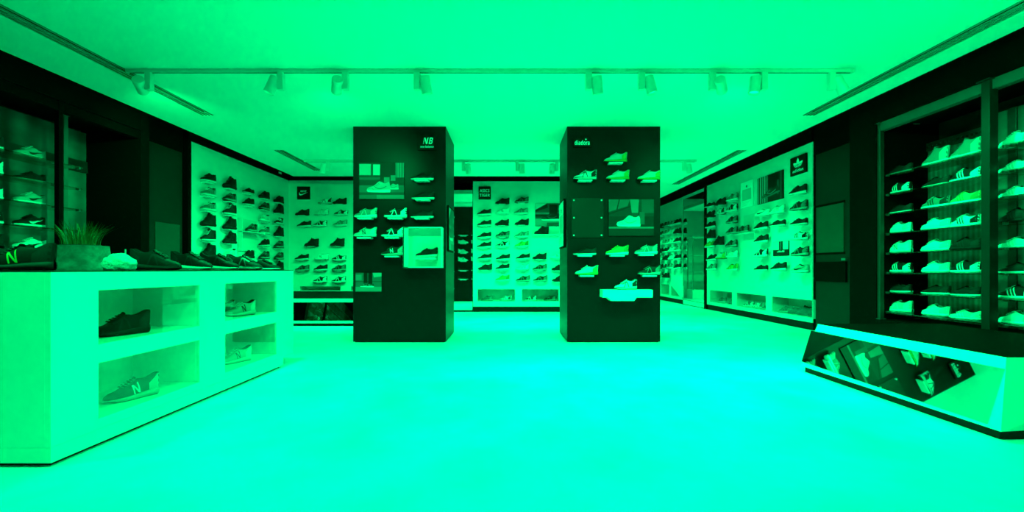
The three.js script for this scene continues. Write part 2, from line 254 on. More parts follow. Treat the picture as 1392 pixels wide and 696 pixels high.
// code: silhouette, upper, sole, accent, laces, mark, look
const KIND = {
  b1: ['runner', 'black', 'coal', 'coal', 'black', 'overlay', 'all-black running shoe'],
  b2: ['runner', 'black', 'white', 'coal', 'black', 'overlay', 'black running shoe with white sole'],
  b3: ['mid', 'black', 'coal', 'coal', 'black', 'toe_cap', 'black high-top sneaker'],
  b4: ['court', 'black', 'white', 'white', 'white', 'stripes', 'black three-striped sneaker with white sole'],
  b5: ['slim', 'black', 'white', 'coal', 'black', 'heel_counter', 'black low sneaker with white sole'],
  b6: ['court', 'black', 'black', 'coal', 'black', 'stripes', 'all-black flat sneaker'],
  d1: ['runner', 'coal', 'mid', 'grey', 'grey', 'overlay', 'charcoal running shoe with grey sole'],
  d2: ['mid', 'coal', 'white', 'black', 'white', 'heel_counter', 'charcoal high-top sneaker with white sole'],
  g1: ['runner', 'grey', 'white', 'mid', 'white', 'overlay', 'grey running shoe with white sole'],
  g2: ['court', 'mid', 'white', 'black', 'white', 'swoosh', 'pale grey sneaker with dark side mark'],
  g3: ['court', 'grey', 'white', 'coal', 'pale', 'stripes', 'grey three-striped sneaker'],
  h1: ['mid', 'grey', 'white', 'mid', 'grey', 'toe_cap', 'grey sock-top sneaker with white sole'],
  w1: ['court', 'white', 'white', 'pale', 'white', 'heel_counter', 'white flat sneaker'],
  w2: ['court', 'white', 'white', 'black', 'white', 'stripes', 'white sneaker with three black stripes'],
  w3: ['runner', 'white', 'white', 'grey', 'white', 'letter', 'white running shoe with side letter'],
  w4: ['slim', 'pale', 'white', 'white', 'white', 'stripes', 'pale slim three-striped sneaker'],
  p1: ['runner', 'pale', 'white', 'white', 'white', 'overlay', 'pale running shoe'],
  p2: ['runner', 'white', 'pale', 'coal', 'pale', 'overlay', 'white running shoe with dark overlays'],
  l1: ['runner', 'lime', 'white', 'olive', 'lime', 'overlay', 'lime running shoe with white sole'],
  l2: ['court', 'green', 'white', 'olive', 'green', 'stripes', 'green striped sneaker with white sole'],
  l3: ['runner', 'pale', 'lime', 'lime', 'white', 'heel_counter', 'pale running shoe with lime heel'],
  m1: ['runner', 'black', 'white', 'white', 'white', 'overlay', 'black running shoe with white overlays'],
  s1: ['court', 'white', 'white', 'black', 'white', 'swoosh', 'white sneaker with black curved side mark'],
  s2: ['court', 'black', 'white', 'white', 'black', 'swoosh', 'black sneaker with white curved side mark'],
  n1: ['runner', 'black', 'coal', 'lime', 'coal', 'letter', 'black running shoe with lime side letter'],
  n2: ['runner', 'coal', 'mid', 'white', 'grey', 'letter', 'charcoal running shoe with white side letter'],
  n3: ['runner', 'mid', 'pale', 'coal', 'white', 'letter', 'pale running shoe with dark side letter'],
};
const protos = {};
function shoeProto(code) {
  if (protos[code]) return protos[code];
  const [sil, up, so, ac, la, mark] = KIND[code]; const G = geoCache[sil] ??= shoeGeos(sil);
  const o = new THREE.Group();
  obj('upper', G.upper, shoeMat(up), o); obj('lining', G.lining, shoeMat(up === 'black' ? 'coal' : up === 'white' ? 'grey' : 'black'), o);
  const s = obj('sole', G.sole, shoeMat(so), o); obj('outsole', G.outsole, shoeMat(so === 'white' ? 'pale' : 'black'), s);
  obj('tongue', G.tongue, shoeMat(up), o); obj('laces', G.laces, shoeMat(la), o);
  const mk = { stripes: 'side_stripe', swoosh: 'side_mark', letter: 'side_letter', heel_counter: null, toe_cap: null, overlay: 'overlay' }[mark];
  if (mk) for (const g of G[mark]) obj(mk, g, shoeMat(ac), o);
  if (mark !== 'swoosh') for (const g of G.heel_counter) obj('heel_counter', g, shoeMat(mark === 'letter' ? so : ac), o);
  if (mark === 'toe_cap' || mark === 'overlay') for (const g of G.toe_cap) obj('toe_cap', g, shoeMat(ac), o);
  return protos[code] = o;
}
let shoeCount = 0, C1, C2;
function shoe(code, pos, turn, where, group, scale = 1.05) {
  const o = shoeProto(code).clone(); o.name = numbered('sneaker'); scene.add(o);
  o.position.copy(pos); o.position.y += 0.001; o.rotation.y = turn; o.scale.setScalar(scale);
  o.userData = { label: `${KIND[code][6]}, ${where}`, category: 'shoe', group }; shoeCount++; return o;
}
// small ledge that carries one shoe on a wall; a part of the panel that it is screwed to. n is the outward turn of the wall
const ledgeG = box(-0.095, 0.095, -0.02, 0, 0.0, 0.12, 0.004);
function ledge(parent, p, turn) { const m = obj('shoe_ledge', ledgeG, M.bracket, parent); m.position.copy(p).sub(parent.position); m.rotation.y = turn; return m; }
const rowName = ['top row', 'second row', 'third row', 'fourth row', 'fifth row', 'sixth row', 'seventh row', 'eighth row'];

// ------------------------------------------------------------------ display panels
// builds a panel in local (a = along, y) on a face with niches; axis frame turned by `turn` about y at origin `o`
function displayPanel(label, o, turn, a0, a1, y0, y1, niches, depth = 0.34, plinth = true) {
  const t = thing('shoe_display_wall', label, 'wall panel', o, turn);
  const s = new THREE.Shape(); s.moveTo(a0, y0); s.lineTo(a1, y0); s.lineTo(a1, y1); s.lineTo(a0, y1); s.closePath();
  for (const [b0, b1, c0, c1] of niches) { const h = new THREE.Path(); h.moveTo(b0, c0); h.lineTo(b0, c1); h.lineTo(b1, c1); h.lineTo(b1, c0); h.closePath(); s.holes.push(h); }
  const g = new THREE.ExtrudeGeometry(s, { depth: 0.02, bevelEnabled: false }); g.translate(0, 0, -0.02); obj('face_board', g, M.panel, t);
  obj('edge_board', [box(a0, a0 + 0.02, y0, y1, -depth, -0.021), box(a1 - 0.02, a1, y0, y1, -depth, -0.021)], M.black, t);
  if (plinth && y0 > 0.02) obj('plinth', box(a0 + 0.005, a1 - 0.005, 0, y0 - 0.002, -depth, -0.015), M.plinth, t);
  for (const [b0, b1, c0, c1] of niches) {
    const d = -depth + 0.02, n = obj('niche_box', [box(b0, b1, c0 - 0.012, c0, d, -0.021), box(b0, b1, c1, c1 + 0.012, d, -0.021), box(b0 - 0.012, b0, c0 - 0.012, c1 + 0.012, d, -0.021), box(b1, b1 + 0.012, c0 - 0.012, c1 + 0.012, d, -0.021), box(b0, b1, c0, c1, d - 0.012, d)], M.nicheLiner, t);
    obj('glass_pane', box(b0 + 0.002, b1 - 0.002, c0 + 0.002, c1 - 0.002, -0.014, -0.01), M.glass, n);
  }
  return t;
}
function wallSign(pos, turn, w, h, tex, label, category = 'sign', depth = 0.03, boardMat = M.black) {
  const t = thing(category === 'poster' ? 'poster' : 'wall_sign', label, category, pos, turn);
  obj('board', box(-w / 2, w / 2, -h / 2, h / 2, 0.001, depth, 0.003), boardMat, t);
  const p = new THREE.PlaneGeometry(w - 0.006, h - 0.006); p.translate(0, 0, depth + 0.001);
  obj('print', p, new THREE.MeshPhysicalMaterial({ map: tex, roughness: 0.5, specularIntensity: 0.3 }), t); return t;
}
function canvasTex(w, h, draw) { const c = document.createElement('canvas'); c.width = w; c.height = h; const x = c.getContext('2d'); draw(x, w, h); const t = new THREE.CanvasTexture(c); t.colorSpace = THREE.SRGBColorSpace; return t; }

// pictures
function drawShoe(x, cx, cy, L, up, so, mk) {              // generic trainer, toe to the left
  x.save(); x.translate(cx, cy); x.scale(L / 100, L / 100);
  x.fillStyle = up; x.beginPath(); x.moveTo(-50, -6); x.bezierCurveTo(-50, -18, -36, -20, -24, -24); x.bezierCurveTo(-12, -30, -6, -42, 4, -46); x.lineTo(16, -42); x.bezierCurveTo(24, -34, 34, -36, 44, -44); x.bezierCurveTo(52, -34, 49, -14, 50, -6); x.closePath(); x.fill();
  x.strokeStyle = mk; x.lineWidth = 3.2; x.beginPath(); x.moveTo(-14, -20); x.quadraticCurveTo(4, -4, 34, -24); x.stroke();
  x.lineWidth = 1.6; for (let i = 0; i < 4; i++) { x.beginPath(); x.moveTo(-20 + i * 6, -24 - i * 4); x.lineTo(-12 + i * 6, -20 - i * 4); x.stroke(); }
  x.beginPath(); x.moveTo(-44, -10); x.quadraticCurveTo(-30, -22, -22, -8); x.stroke();
  x.fillStyle = so; x.beginPath(); x.moveTo(-51, -7); x.bezierCurveTo(-20, -2, 20, -10, 51, -8); x.lineTo(50, 3); x.bezierCurveTo(20, 4, -30, 4, -46, 1); x.closePath(); x.fill(); x.restore();
}
const g8 = v => { const k = Math.min(255, Math.round(v * 1.2)); return `rgb(${k},${k},${k})`; };
const texStreet = canvasTex(384, 320, (x, w, h) => {
  x.fillStyle = g8(38); x.fillRect(0, 0, w, h); x.fillStyle = g8(120); x.fillRect(0, 10, 100, 100); x.fillStyle = g8(140); x.fillRect(118, 14, 62, 96); x.fillStyle = g8(105); x.fillRect(305, 0, 79, 130);
  x.fillStyle = g8(30); for (let i = 0; i < 3; i++) x.fillRect(320 + i * 22, 0, 5, 130);
  x.fillStyle = g8(62); x.fillRect(0, 128, 220, 22); x.fillStyle = g8(70); x.fillRect(0, 200, w, 120); x.fillStyle = g8(48); x.fillRect(0, 262, w, 22); x.fillStyle = g8(92); x.fillRect(150, 285, 240, 35);
  x.fillStyle = g8(20); x.fillRect(178, 0, 90, 150); x.fillRect(252, 0, 60, 150); x.fillStyle = g8(96); x.fillRect(212, 128, 48, 50); x.fillRect(270, 110, 40, 50);
  drawShoe(x, 285, 232, 105, g8(125), g8(150), g8(70)); drawShoe(x, 165, 255, 200, g8(128), g8(175), g8(75));
});
const texWalk = canvasTex(256, 200, (x, w, h) => {
  x.fillStyle = g8(70); x.fillRect(0, 0, w, h); x.fillStyle = g8(120); x.beginPath(); x.moveTo(170, 0); x.lineTo(256, 0); x.lineTo(256, 40); x.lineTo(180, 50); x.fill(); x.fillStyle = g8(95); x.fillRect(0, 20, 60, 60); x.fillStyle = g8(45); x.fillRect(0, 90, w, 8); x.fillStyle = g8(100); x.fillRect(0, 150, w, 60);
  x.fillStyle = g8(15); x.fillRect(80, 0, 38, 110); x.fillRect(125, 0, 40, 120);
  drawShoe(x, 85, 148, 78, g8(40), g8(190), g8(190)); drawShoe(x, 140, 150, 80, g8(40), g8(190), g8(190));
});
const texKerb = canvasTex(384, 320, (x, w, h) => {
  x.fillStyle = g8(40); x.fillRect(0, 0, w, h); x.fillStyle = g8(75); x.beginPath(); x.moveTo(0, 0); x.lineTo(180, 0); x.lineTo(160, 60); x.lineTo(0, 110); x.fill(); x.strokeStyle = g8(24); x.lineWidth = 9; x.beginPath(); x.moveTo(0, 130); x.lineTo(190, 60); x.moveTo(90, 0); x.lineTo(70, 90); x.stroke();
  x.fillStyle = g8(58); x.fillRect(280, 0, 104, 120); x.fillStyle = g8(28); x.fillRect(0, 150, w, 90); x.fillStyle = g8(86); x.fillRect(0, 240, w, 16); x.fillStyle = g8(30); x.fillRect(0, 256, w, 64);
  x.fillStyle = g8(98); x.beginPath(); x.moveTo(180, 0); x.lineTo(258, 0); x.lineTo(250, 120); x.lineTo(196, 120); x.fill(); x.fillStyle = g8(50); x.fillRect(196, 118, 54, 40); x.fillStyle = g8(64); x.fillRect(262, 110, 44, 110);
  drawShoe(x, 168, 232, 200, g8(165), g8(185), g8(110));
});
const texStep = canvasTex(384, 320, (x, w, h) => {
  x.fillStyle = g8(55); x.fillRect(0, 0, w, h); x.fillStyle = g8(165); x.beginPath(); x.moveTo(0, 0); x.lineTo(150, 0); x.lineTo(0, 90); x.fill(); x.fillStyle = g8(18); x.beginPath(); x.moveTo(0, 95); x.lineTo(150, 12); x.lineTo(165, 60); x.lineTo(0, 120); x.fill();
  x.fillStyle = g8(100); x.fillRect(0, 130, w, 24); x.fillStyle = g8(20); x.fillRect(0, 158, 190, 30); x.fillStyle = g8(15); x.fillRect(180, 20, 110, 140); x.fillStyle = g8(110); x.fillRect(300, 60, 84, 40); x.fillStyle = g8(125); x.fillRect(0, 215, w, 105); x.fillStyle = g8(70); x.fillRect(150, 270, 234, 50);
  drawShoe(x, 195, 238, 240, g8(25), g8(190), g8(80));
});
const texStripes = canvasTex(320, 384, (x, w, h) => {
  x.fillStyle = g8(30); x.fillRect(0, 0, w, h); for (let i = 0; i < 5; i++) { x.fillStyle = g8(i % 2 ? 170 : 130); x.fillRect(8 + i * 28, 0, 14, h); } x.fillStyle = g8(16); x.fillRect(150, 0, 120, 190); x.fillStyle = g8(70); x.fillRect(250, 110, 22, 200); x.fillRect(290, 0, 12, h);
  x.save(); x.translate(170, 300); x.rotate(-0.2); drawShoe(x, 0, 0, 230, g8(40), g8(95), g8(150)); x.restore();
});
const texStand = canvasTex(224, 224, (x, w, h) => { x.fillStyle = g8(175); x.fillRect(0, 0, w, h); x.fillStyle = g8(28); x.fillRect(0, 130, w, 94); x.fillStyle = g8(18); x.fillRect(90, 0, 26, 150); x.fillRect(120, 0, 26, 150); drawShoe(x, 88, 168, 60, g8(150), g8(200), g8(60)); drawShoe(x, 140, 168, 60, g8(150), g8(200), g8(60)); });
const texCard = canvasTex(224, 448, (x, w, h) => { x.fillStyle = g8(215); x.fillRect(0, 0, w, h); x.fillStyle = g8(165); x.fillRect(30, 130, 164, 190); x.fillStyle = g8(70); x.beginPath(); x.arc(112, 78, 13, 0, 7); x.fill(); x.fillRect(104, 70, 16, 34); x.fillStyle = g8(185); for (let i = 0; i < 4; i++) x.fillRect(30, 345 + i * 20, 150 - i * 20, 8); });
const sqSign = (fn) => canvasTex(256, 256, (x, w, h) => { x.fillStyle = g8(9); x.fillRect(0, 0, w, h); x.fillStyle = g8(222); fn(x, w, h); });
const texCurve = sqSign((x) => { x.beginPath(); x.moveTo(52, 108); x.bezierCurveTo(20, 160, 48, 196, 100, 172); x.lineTo(226, 112); x.lineTo(108, 148); x.bezierCurveTo(66, 158, 46, 142, 52, 108); x.closePath(); x.fill(); x.font = 'italic bold 54px sans-serif'; x.textAlign = 'center'; x.fillText('NIKE', 122, 112); });
const texTwoLine = sqSign((x) => { x.font = 'bold 84px sans-serif'; x.textAlign = 'center'; x.save(); x.scale(0.92, 1); x.fillText('ASICS', 139, 112); x.fillText('TIGER', 139, 206); x.restore(); });
const texLeaf = sqSign((x) => {
  const leaf = (a, l, wd) => { x.save(); x.translate(128, 152); x.rotate(a); x.beginPath(); x.moveTo(0, 10); x.bezierCurveTo(-wd, -20, -wd, -l * 0.6, 0, -l); x.bezierCurveTo(wd, -l * 0.6, wd, -20, 0, 10); x.fill(); x.restore(); };
  leaf(0, 128, 34); leaf(-0.85, 104, 40); leaf(0.85, 104, 40); x.fillStyle = g8(9); for (let i = 0; i < 3; i++) x.fillRect(20, 118 + i * 17, 216, 6);
  x.beginPath(); x.moveTo(128, 100); x.lineTo(124, 165); x.lineTo(132, 165); x.fill(); x.fillStyle = g8(222); x.font = 'bold 58px sans-serif'; x.textAlign = 'center'; x.fillText('adidas', 128, 222);
});
const texNB = canvasTex(384, 256, (x, w, h) => {
  x.fillStyle = g8(8); x.fillRect(0, 0, w, h); x.fillStyle = g8(235); x.font = 'italic bold 150px sans-serif'; x.textAlign = 'center'; x.fillText('NB', 200, 160);
  x.fillStyle = g8(8); for (let i = 0; i < 5; i++) x.fillRect(60, 62 + i * 22, 96, 8); x.fillStyle = g8(235); x.font = 'bold 46px sans-serif'; x.fillText('new balance', 192, 218);
});
const texWord = canvasTex(512, 192, (x, w, h) => {
  x.fillStyle = g8(8); x.fillRect(0, 0, w, h); x.fillStyle = g8(235); x.font = 'bold 118px sans-serif'; x.textAlign = 'center'; x.fillText('diadora', 256, 150);
  x.beginPath(); x.moveTo(330, 50); x.lineTo(356, 24); x.lineTo(388, 44); x.lineTo(366, 56); x.closePath(); x.fill();
});

// ------------------------------------------------------------------ panel behind the counter (side wall, faces +x)
{
  const z0 = dX(259, XL), z1 = -DB;                       // near edge, corner
  const P = displayPanel('tall white shoe panel on the wall behind the counter', [XL, 0, 0], Math.PI / 2, -z0, -z1 - 0.002, 0.12, 3.08, []);
  struct('trim_1', box(XL - 0.34, XL + 0.01, 3.08, 3.5, -DB, z0 + 0.06), M.black, 'black band above the white panel behind the counter', 'trim');
  struct('trim_2', box(XL - 0.34, XL + 0.015, 0, 3.08, z0 + 0.001, z0 + 0.075), M.black, 'black upright edging the white panel behind the counter', 'trim');
  const cols = [8.1, 8.72, 9.34, 9.95, 10.58], rows = [2.47, 2.235, 1.985, 1.73, 1.47, 1.215, 0.96];
  const codes = ['b2 b3 b5 b1 b1', 'g1 d1 b2 d1 b3', 'g1 d2 . p1 m1', 'b3 b3 d1 g1 b3', 'd2 b3 . b2 d1', 'b3 p1 b1 d1 d1', 'b1 d1 b2 d1 b3'];
  codes.forEach((r, i) => r.split(' ').forEach((c, j) => {
    if (c === '.') return; const p = new THREE.Vector3(XL, rows[i], -cols[j]);
    const raise = (i === 3 && j === 2) ? 0.065 : 0;
    if (!raise) ledge(P, p, 0); 
    shoe(c, new THREE.Vector3(XL + 0.078 + raise, rows[i], -cols[j]), Math.PI / 2, `${rowName[i]}, ${ordw[4 - j]} from corner, panel behind counter`, 'shoes on the panel behind the counter', 1.2);
  }));
  for (const m of P.children) if (m.name === 'shoe_ledge') { const w = m.position.clone().add(P.position); m.position.set(-w.z, w.y, 0); }
  const ax = thing('display_box', 'pale acrylic display box on the panel behind the counter', 'display box', [XL + 0.001, 1.62, -9.42], Math.PI / 2);
  obj('back_board', box(-0.33, 0.33, -0.27, 0.36, 0.0, 0.02, 0.004), M.acrylic, ax);
  obj('base_board', box(-0.33, 0.33, 0.09, 0.11, 0.02, 0.2, 0.004), M.acrylic, ax);
  obj('side_board', box(-0.33, -0.315, -0.27, 0.36, 0.02, 0.1, 0.003), M.acrylic, ax);
}
// ------------------------------------------------------------------ corner panel and square-sign panel (back wall, face +z)
const deepLedgeG = box(-0.06, 0.06, -0.01, 0, 0.0, 0.15, 0.003), slimLedgeG = box(-0.08, 0.08, -0.01, 0, 0.0, 0.12, 0.003);
function pixShoes(P, list, toPos, turn, fwd, landmark, where, group, scale, yaw = 0) {
  list.forEach((row, i) => row.forEach(([u, v, c, noLedge], j) => {
    const p = toPos(u, v); const l = P.worldToLocal(p.clone());
    if (!noLedge) { const m = obj('shoe_ledge', yaw ? deepLedgeG : P === C1 || P === C2 ? ledgeG : slimLedgeG, M.bracket, P); m.position.set(l.x, l.y, 0); }
    const n = new THREE.Vector3(Math.sin(turn), 0, Math.cos(turn));
    shoe(c, p.clone().addScaledVector(n, fwd + (noLedge ? 0.03 : 0)), turn + yaw, `${rowName[i]}, ${ordw[landmark > 0 ? j : row.length - 1 - j]} from ${where[0]}, ${where[1]}`, group, scale);
  }));
}
const conv = (ox, oy, k, rows) => rows.map(r => r.map(([x, y, c, f]) => [ox + x / k, oy + y / k, c, f]));
{
  const xb0 = XL + 0.001, xb1 = -2.02;
  const P = displayPanel('white shoe panel in the corner with the curved-mark sign', [0, 0, -DB], 0, xb0, xb1, 0.486, 3.08, [[-4.9, -3.95, 0.5, 0.6], [-3.7, -2.75, 0.5, 0.6]], 0.34, false);
  P.updateMatrixWorld(true);
  pixShoes(P, conv(380, 230, 3.164, [
    [[200, 152, 'p2'], [262, 152, 'b1']], [[102, 200, 'b1'], [185, 198, 'p1'], [268, 200, 'b4']], [[110, 250, 'b2'], [178, 248, 'm1'], [264, 246, 'g1']],
    [[142, 333, 'b3'], [252, 332, 'b3']], [[100, 392, 'b2'], [185, 390, 'w3'], [260, 393, 'b4']], [[102, 438, 'd1'], [180, 437, 'b2'], [258, 437, 'd1']], [[178, 487, 'm1'], [258, 487, 'm1']]]),
  (u, v) => onZ(u, v, DB), 0, 0.068, 1, ['corner', 'corner panel'], 'shoes on the corner panel', 1.08);
  const c = onZ(413.2, 262.5, DB); wallSign([c.x, c.y, -DB], 0, 0.3, 0.3, texCurve, 'black square sign with a curved check mark in the corner panel');
  const mx0 = -2.0, mx1 = (643 - U0) * DB / F;
  const mm = structG('window_mirror', 'tall wall mirror between corner panel and square-sign panel', 'mirror'); mm.name = 'trim_mirror';
  mm.position.set(0, 0, -DB);
  obj('mirror_glass', box(mx0 + 0.01, mx1 - 0.012, 0.04, 3.0, -0.02, 0), M.mirror, mm); obj('mirror_back', box(mx0, mx1 - 0.003, 0, 3.06, -0.3, -0.021), M.black, mm);
  const a0 = mx1, a1 = 2.03, k = 2.9;
  const nx = (x) => (600 + x / k - U0) * DB / F, ny = (y) => EYE - (200 + y / k - V0) * DB / F;
  const Q = displayPanel('white shoe panel with the two-line square sign between the black columns', [0, 0, -DB], 0, a0, a1, 0.125, 3.06, [[nx(143), nx(290), ny(608), ny(560)], [nx(318), nx(463), ny(608), ny(560)], [nx(493), nx(600), ny(608), ny(560)]]);
  Q.updateMatrixWorld(true);
  pixShoes(Q, conv(600, 200, k, [
    [[240, 226, 'b1'], [315, 222, 'd1']], [[168, 270, 'b2'], [240, 265, 'w3'], [312, 266, 'g1']], [[168, 313, 'b2'], [238, 310, 'b1'], [316, 308, 'b1'], [393, 345, 'b3', 1]], [[168, 360, 'b2'], [240, 356, 'd1'], [315, 357, 'g1']],
    [[168, 398, 'b2'], [240, 395, 'm1'], [315, 395, 'l1']], [[170, 444, 'b2'], [242, 446, 'b2'], [320, 444, 'b2'], [385, 442, 'b1'], [455, 440, 'w3']], [[172, 484, 'b1'], [240, 484, 'b2'], [318, 484, 'p1'], [386, 486, 'd1'], [460, 486, 'b1']], [[240, 528, 'l1'], [320, 530, 'd1'], [388, 530, 'd1'], [462, 530, 'b1']]]),
  (u, v) => onZ(u, v, DB), 0, 0.068, 1, ['tall mirror', 'two-line sign panel'], 'shoes on the square-sign panel', 1.08);
  const s = onZ(659, 262.5, DB); wallSign([s.x, s.y, -DB], 0, 0.285, 0.3, texTwoLine, 'black square sign with two lines of bold lettering');
  const p0 = onZ(727.5, 276.5, DB), p1 = onZ(768, 307.5, DB); wallSign([(p0.x + p1.x) / 2, (p0.y + p1.y) / 2, -DB], 0, p1.x - p0.x, p0.y - p1.y, texStep, 'photo poster of a trainer on steps above a dark high-top', 'poster', 0.02);
  const l0 = onZ(723, 319, DB); const lg = thing('wall_ledge', 'thin white ledge under the step poster holding a dark high-top', 'shelf', [0, l0.y, -DB + 0.001]); obj('board', box(l0.x, 1.25, -0.02, 0, 0, 0.16, 0.004), M.panel, lg); obj('back_strip', box(l0.x, 1.25, 0, 0.1, 0, 0.006), M.acrylic, lg);
  // shoes inside the glazed niches
  [[178, 'd1'], [252, 'p2'], [352, 'm1'], [428, 'd1'], [535, 'b1']].forEach(([x, c], i) => shoe(c, new THREE.Vector3(nx(x), ny(608), -DB - 0.15), -0.3, `${ordw[i]} from mirror, two-line panel niches`, 'shoes in the niches of the square-sign panel', 0.98));
  struct('trim_3', box(XL, XRET, 3.085, 3.5, -DB - 0.34, -DB + 0.01), M.black, 'black band above the back wall panels', 'trim');
}
// ------------------------------------------------------------------ trefoil panel, tall mirror and far panel (side wall, face -x)
{
  const turn = -Math.PI / 2, k = 2.484, uu = x => 880 + x / k, vv = y => 170 + y / k;
  const toPos = (u, v) => onX(u, v, XR - 0.1).setX(XR);  // shoes stand about 0.1 m off the wall
  const zz = u => dX(u, XR);                              // world z; local a = z for this turn
  const yb = (x, y) => onX(uu(x), vv(y), XR).y;
  const N = [[zz(uu(286)), zz(uu(210))], [zz(uu(400)), zz(uu(300))], [zz(uu(556)), zz(uu(420))]].map(([a, b]) => [b, a, 0.2, 0.49]);
  // local x axis for turn -90deg maps to world +z
  const P = displayPanel('large white shoe panel with the three-leaf sign', [XR, 0, 0], turn, zz(961), zz(1104), 0.125, 3.08, N.map(([a, b, c, d]) => [Math.min(a, b), Math.max(a, b), c, d]));
  P.updateMatrixWorld(true);
  pixShoes(P, conv(880, 170, k, [
    [[212, 278, 'b5'], [248, 270, 'b1'], [288, 256, 'g1'], [510, 235, 'b2']], [[213, 312, 'b1'], [248, 303, 'p2'], [287, 292, 'm1'], [390, 308, 's1'], [440, 300, 'p1'], [513, 288, 'd1']],
    [[214, 348, 'b2'], [287, 332, 'd1'], [385, 354, 'b2'], [442, 342, 'b5'], [513, 338, 'b5']], [[214, 382, 'b3'], [287, 368, 'd1'], [328, 365, 'd1', 1], [516, 388, 'w2']],
    [[212, 414, 'l1'], [242, 405, 'b3'], [285, 412, 'd1'], [386, 398, 'b2'], [517, 442, 'd1']], [[218, 458, 'b2'], [250, 452, 'l3'], [288, 448, 'p1'], [385, 446, 'm1']], [[218, 490, 'g1'], [288, 492, 'l1'], [385, 492, 'b5'], [445, 492, 'b2'], [518, 498, 'g2']]]),
  toPos, turn, 0.114, 1, ['tall mirror', 'three-leaf sign panel'], 'shoes on the three-leaf sign panel', 1.14, 0.24);
  const rect = (x0, x1, yt, ybm, tex, lb, cat, d, bm) => {  // yt, ybm: pixel rows (zoom units) of top and bottom at x1
    const a = onX(uu(x1), vv(yt), XR), b = onX(uu(x1), vv(ybm), XR), z0 = zz(uu(x0)), z1 = zz(uu(x1));
    return wallSign([XR, (a.y + b.y) / 2, (z0 + z1) / 2], turn, Math.abs(z1 - z0), a.y - b.y, tex, lb, cat, d, bm);
  };
  rect(488, 542, 93, 157, texLeaf, 'black square sign with a three-leaf emblem and wordmark');
  rect(375, 462, 150, 247, texStripes, 'photo poster of a trainer before vertical stripes on the three-leaf panel', 'poster', 0.02);
  rect(318, 360, 182, 273, texCard, 'pale framed information card on the three-leaf panel', 'poster', 0.02, M.acrylic);
  rect(428, 480, 390, 440, texStand, 'small photo of two legs standing in trainers on the three-leaf panel', 'poster', 0.02);
  const XB = XR - 0.1, bz0 = dX(uu(312), XB), bz1 = dX(uu(362), XB), by = onX(uu(362), vv(295), XB).y, by2 = onX(uu(362), vv(384), XB).y, sy = onX(uu(328), vv(365), XB).y;
  const ax = thing('display_box', 'pale acrylic display box on the three-leaf sign panel', 'display box', [XR - 0.001, 0, 0], turn);
  const A0 = Math.min(bz0, bz1), A1 = Math.max(bz0, bz1);
  obj('back_board', box(A0, A1, by2, by, 0, 0.02, 0.004), M.acrylic, ax); obj('base_board', box(A0, A1, sy - 0.02, sy, 0.02, 0.2, 0.004), M.acrylic, ax); obj('side_board', box(A1 - 0.015, A1, by2, by, 0.02, 0.1, 0.003), M.acrylic, ax);
  N.forEach(([a, b], i) => { const n = [2, 3, 4][i], a0 = Math.min(a, b), a1 = Math.max(a, b); for (let j = 0; j < n; j++) { const q = (j + 0.6) / (n + 0.2); shoe([['d1', 'b1'], ['m1', 'p2', 'd1'], ['d1', 'b1', 'b3', 'b1']][i][j], new THREE.Vector3(XR + 0.16, 0.2, a0 + (a1 - a0) * q), turn + 0.3, `${ordw[j]} from mirror, ${['mirror-side', 'middle', 'bench-side'][i]} niche, three-leaf panel`, 'shoes in the niches of the three-leaf panel', 0.95); } });
  // tall mirror
  const m0 = zz(929), m1 = zz(957.5);
  const mm = structG('trim_mirror', 'tall mirror in a pale frame between the two white side-wall panels', 'mirror');
  obj('mirror_glass', box(XR, XR + 0.02, 0.14, 2.98, m0 + 0.02, m1 - 0.02), M.mirror, mm); obj('mirror_frame', [box(XR - 0.01, XR + 0.3, 0.02, 0.13, m0, m1), box(XR - 0.01, XR + 0.3, 2.985, 3.06, m0, m1)], M.panel, mm); obj('mirror_back', box(XR + 0.021, XR + 0.3, 0.13, 2.985, m0, m1), M.black, mm);
  struct('trim_4', box(XR - 0.015, XR + 0.34, 0, 3.08, zz(957.7), zz(960.8)), M.black, 'black upright between tall mirror and three-leaf sign panel', 'trim');
  struct('trim_5', box(XR - 0.01, XR + 0.34, 3.085, 3.5, -DEND, zz(1104)), M.black, 'black band above the side wall panels', 'trim');
  const k2 = 3.66, zf0 = -16.9, zf1 = zz(928);
  const nb = (x0, x1) => [zz(890 + x0 / k2), zz(890 + x1 / k2), 0.2, 0.52];
  const Q = displayPanel('white shoe panel beyond the tall mirror', [XR, 0, 0], turn, zf0, zf1, 0.125, 3.06, [nb(30, 72), nb(80, 140)]);
  Q.updateMatrixWorld(true);
  pixShoes(Q, conv(890, 240, k2, [
    [[40, 258, 'b1'], [70, 250, 'd1'], [100, 245, 'g1'], [128, 238, 'b2']], [[40, 298, 'b2'], [70, 290, 'g1'], [100, 285, 'p1'], [128, 283, 'b1']], [[40, 340, 'p1'], [70, 338, 'g1'], [100, 334, 'p1'], [128, 330, 'b2']],
    [[40, 380, 'b1'], [70, 378, 'b2'], [100, 375, 'p1'], [128, 372, 'g1']], [[40, 415, 'g1'], [70, 415, 'b1'], [100, 413, 'p1'], [128, 414, 'b2']], [[40, 460, 'b1'], [70, 460, 'd1'], [100, 458, 'g1'], [128, 460, 'b2']], [[40, 500, 'd1'], [70, 503, 'b1']]]),
  (u, v) => onX(u, v, XR - 0.02).setX(XR), turn, 0.114, -1, ['tall mirror', 'panel beyond'], 'shoes on the panel beyond the tall mirror', 1.14, 0.24);
  // glass cabinet at the deep end, seen in the tall mirror
  const cb = thing('glass_cabinet', 'glass display cabinet before the end wall, seen in the tall mirror', 'cabinet', [3.3, 0, -16.4]);
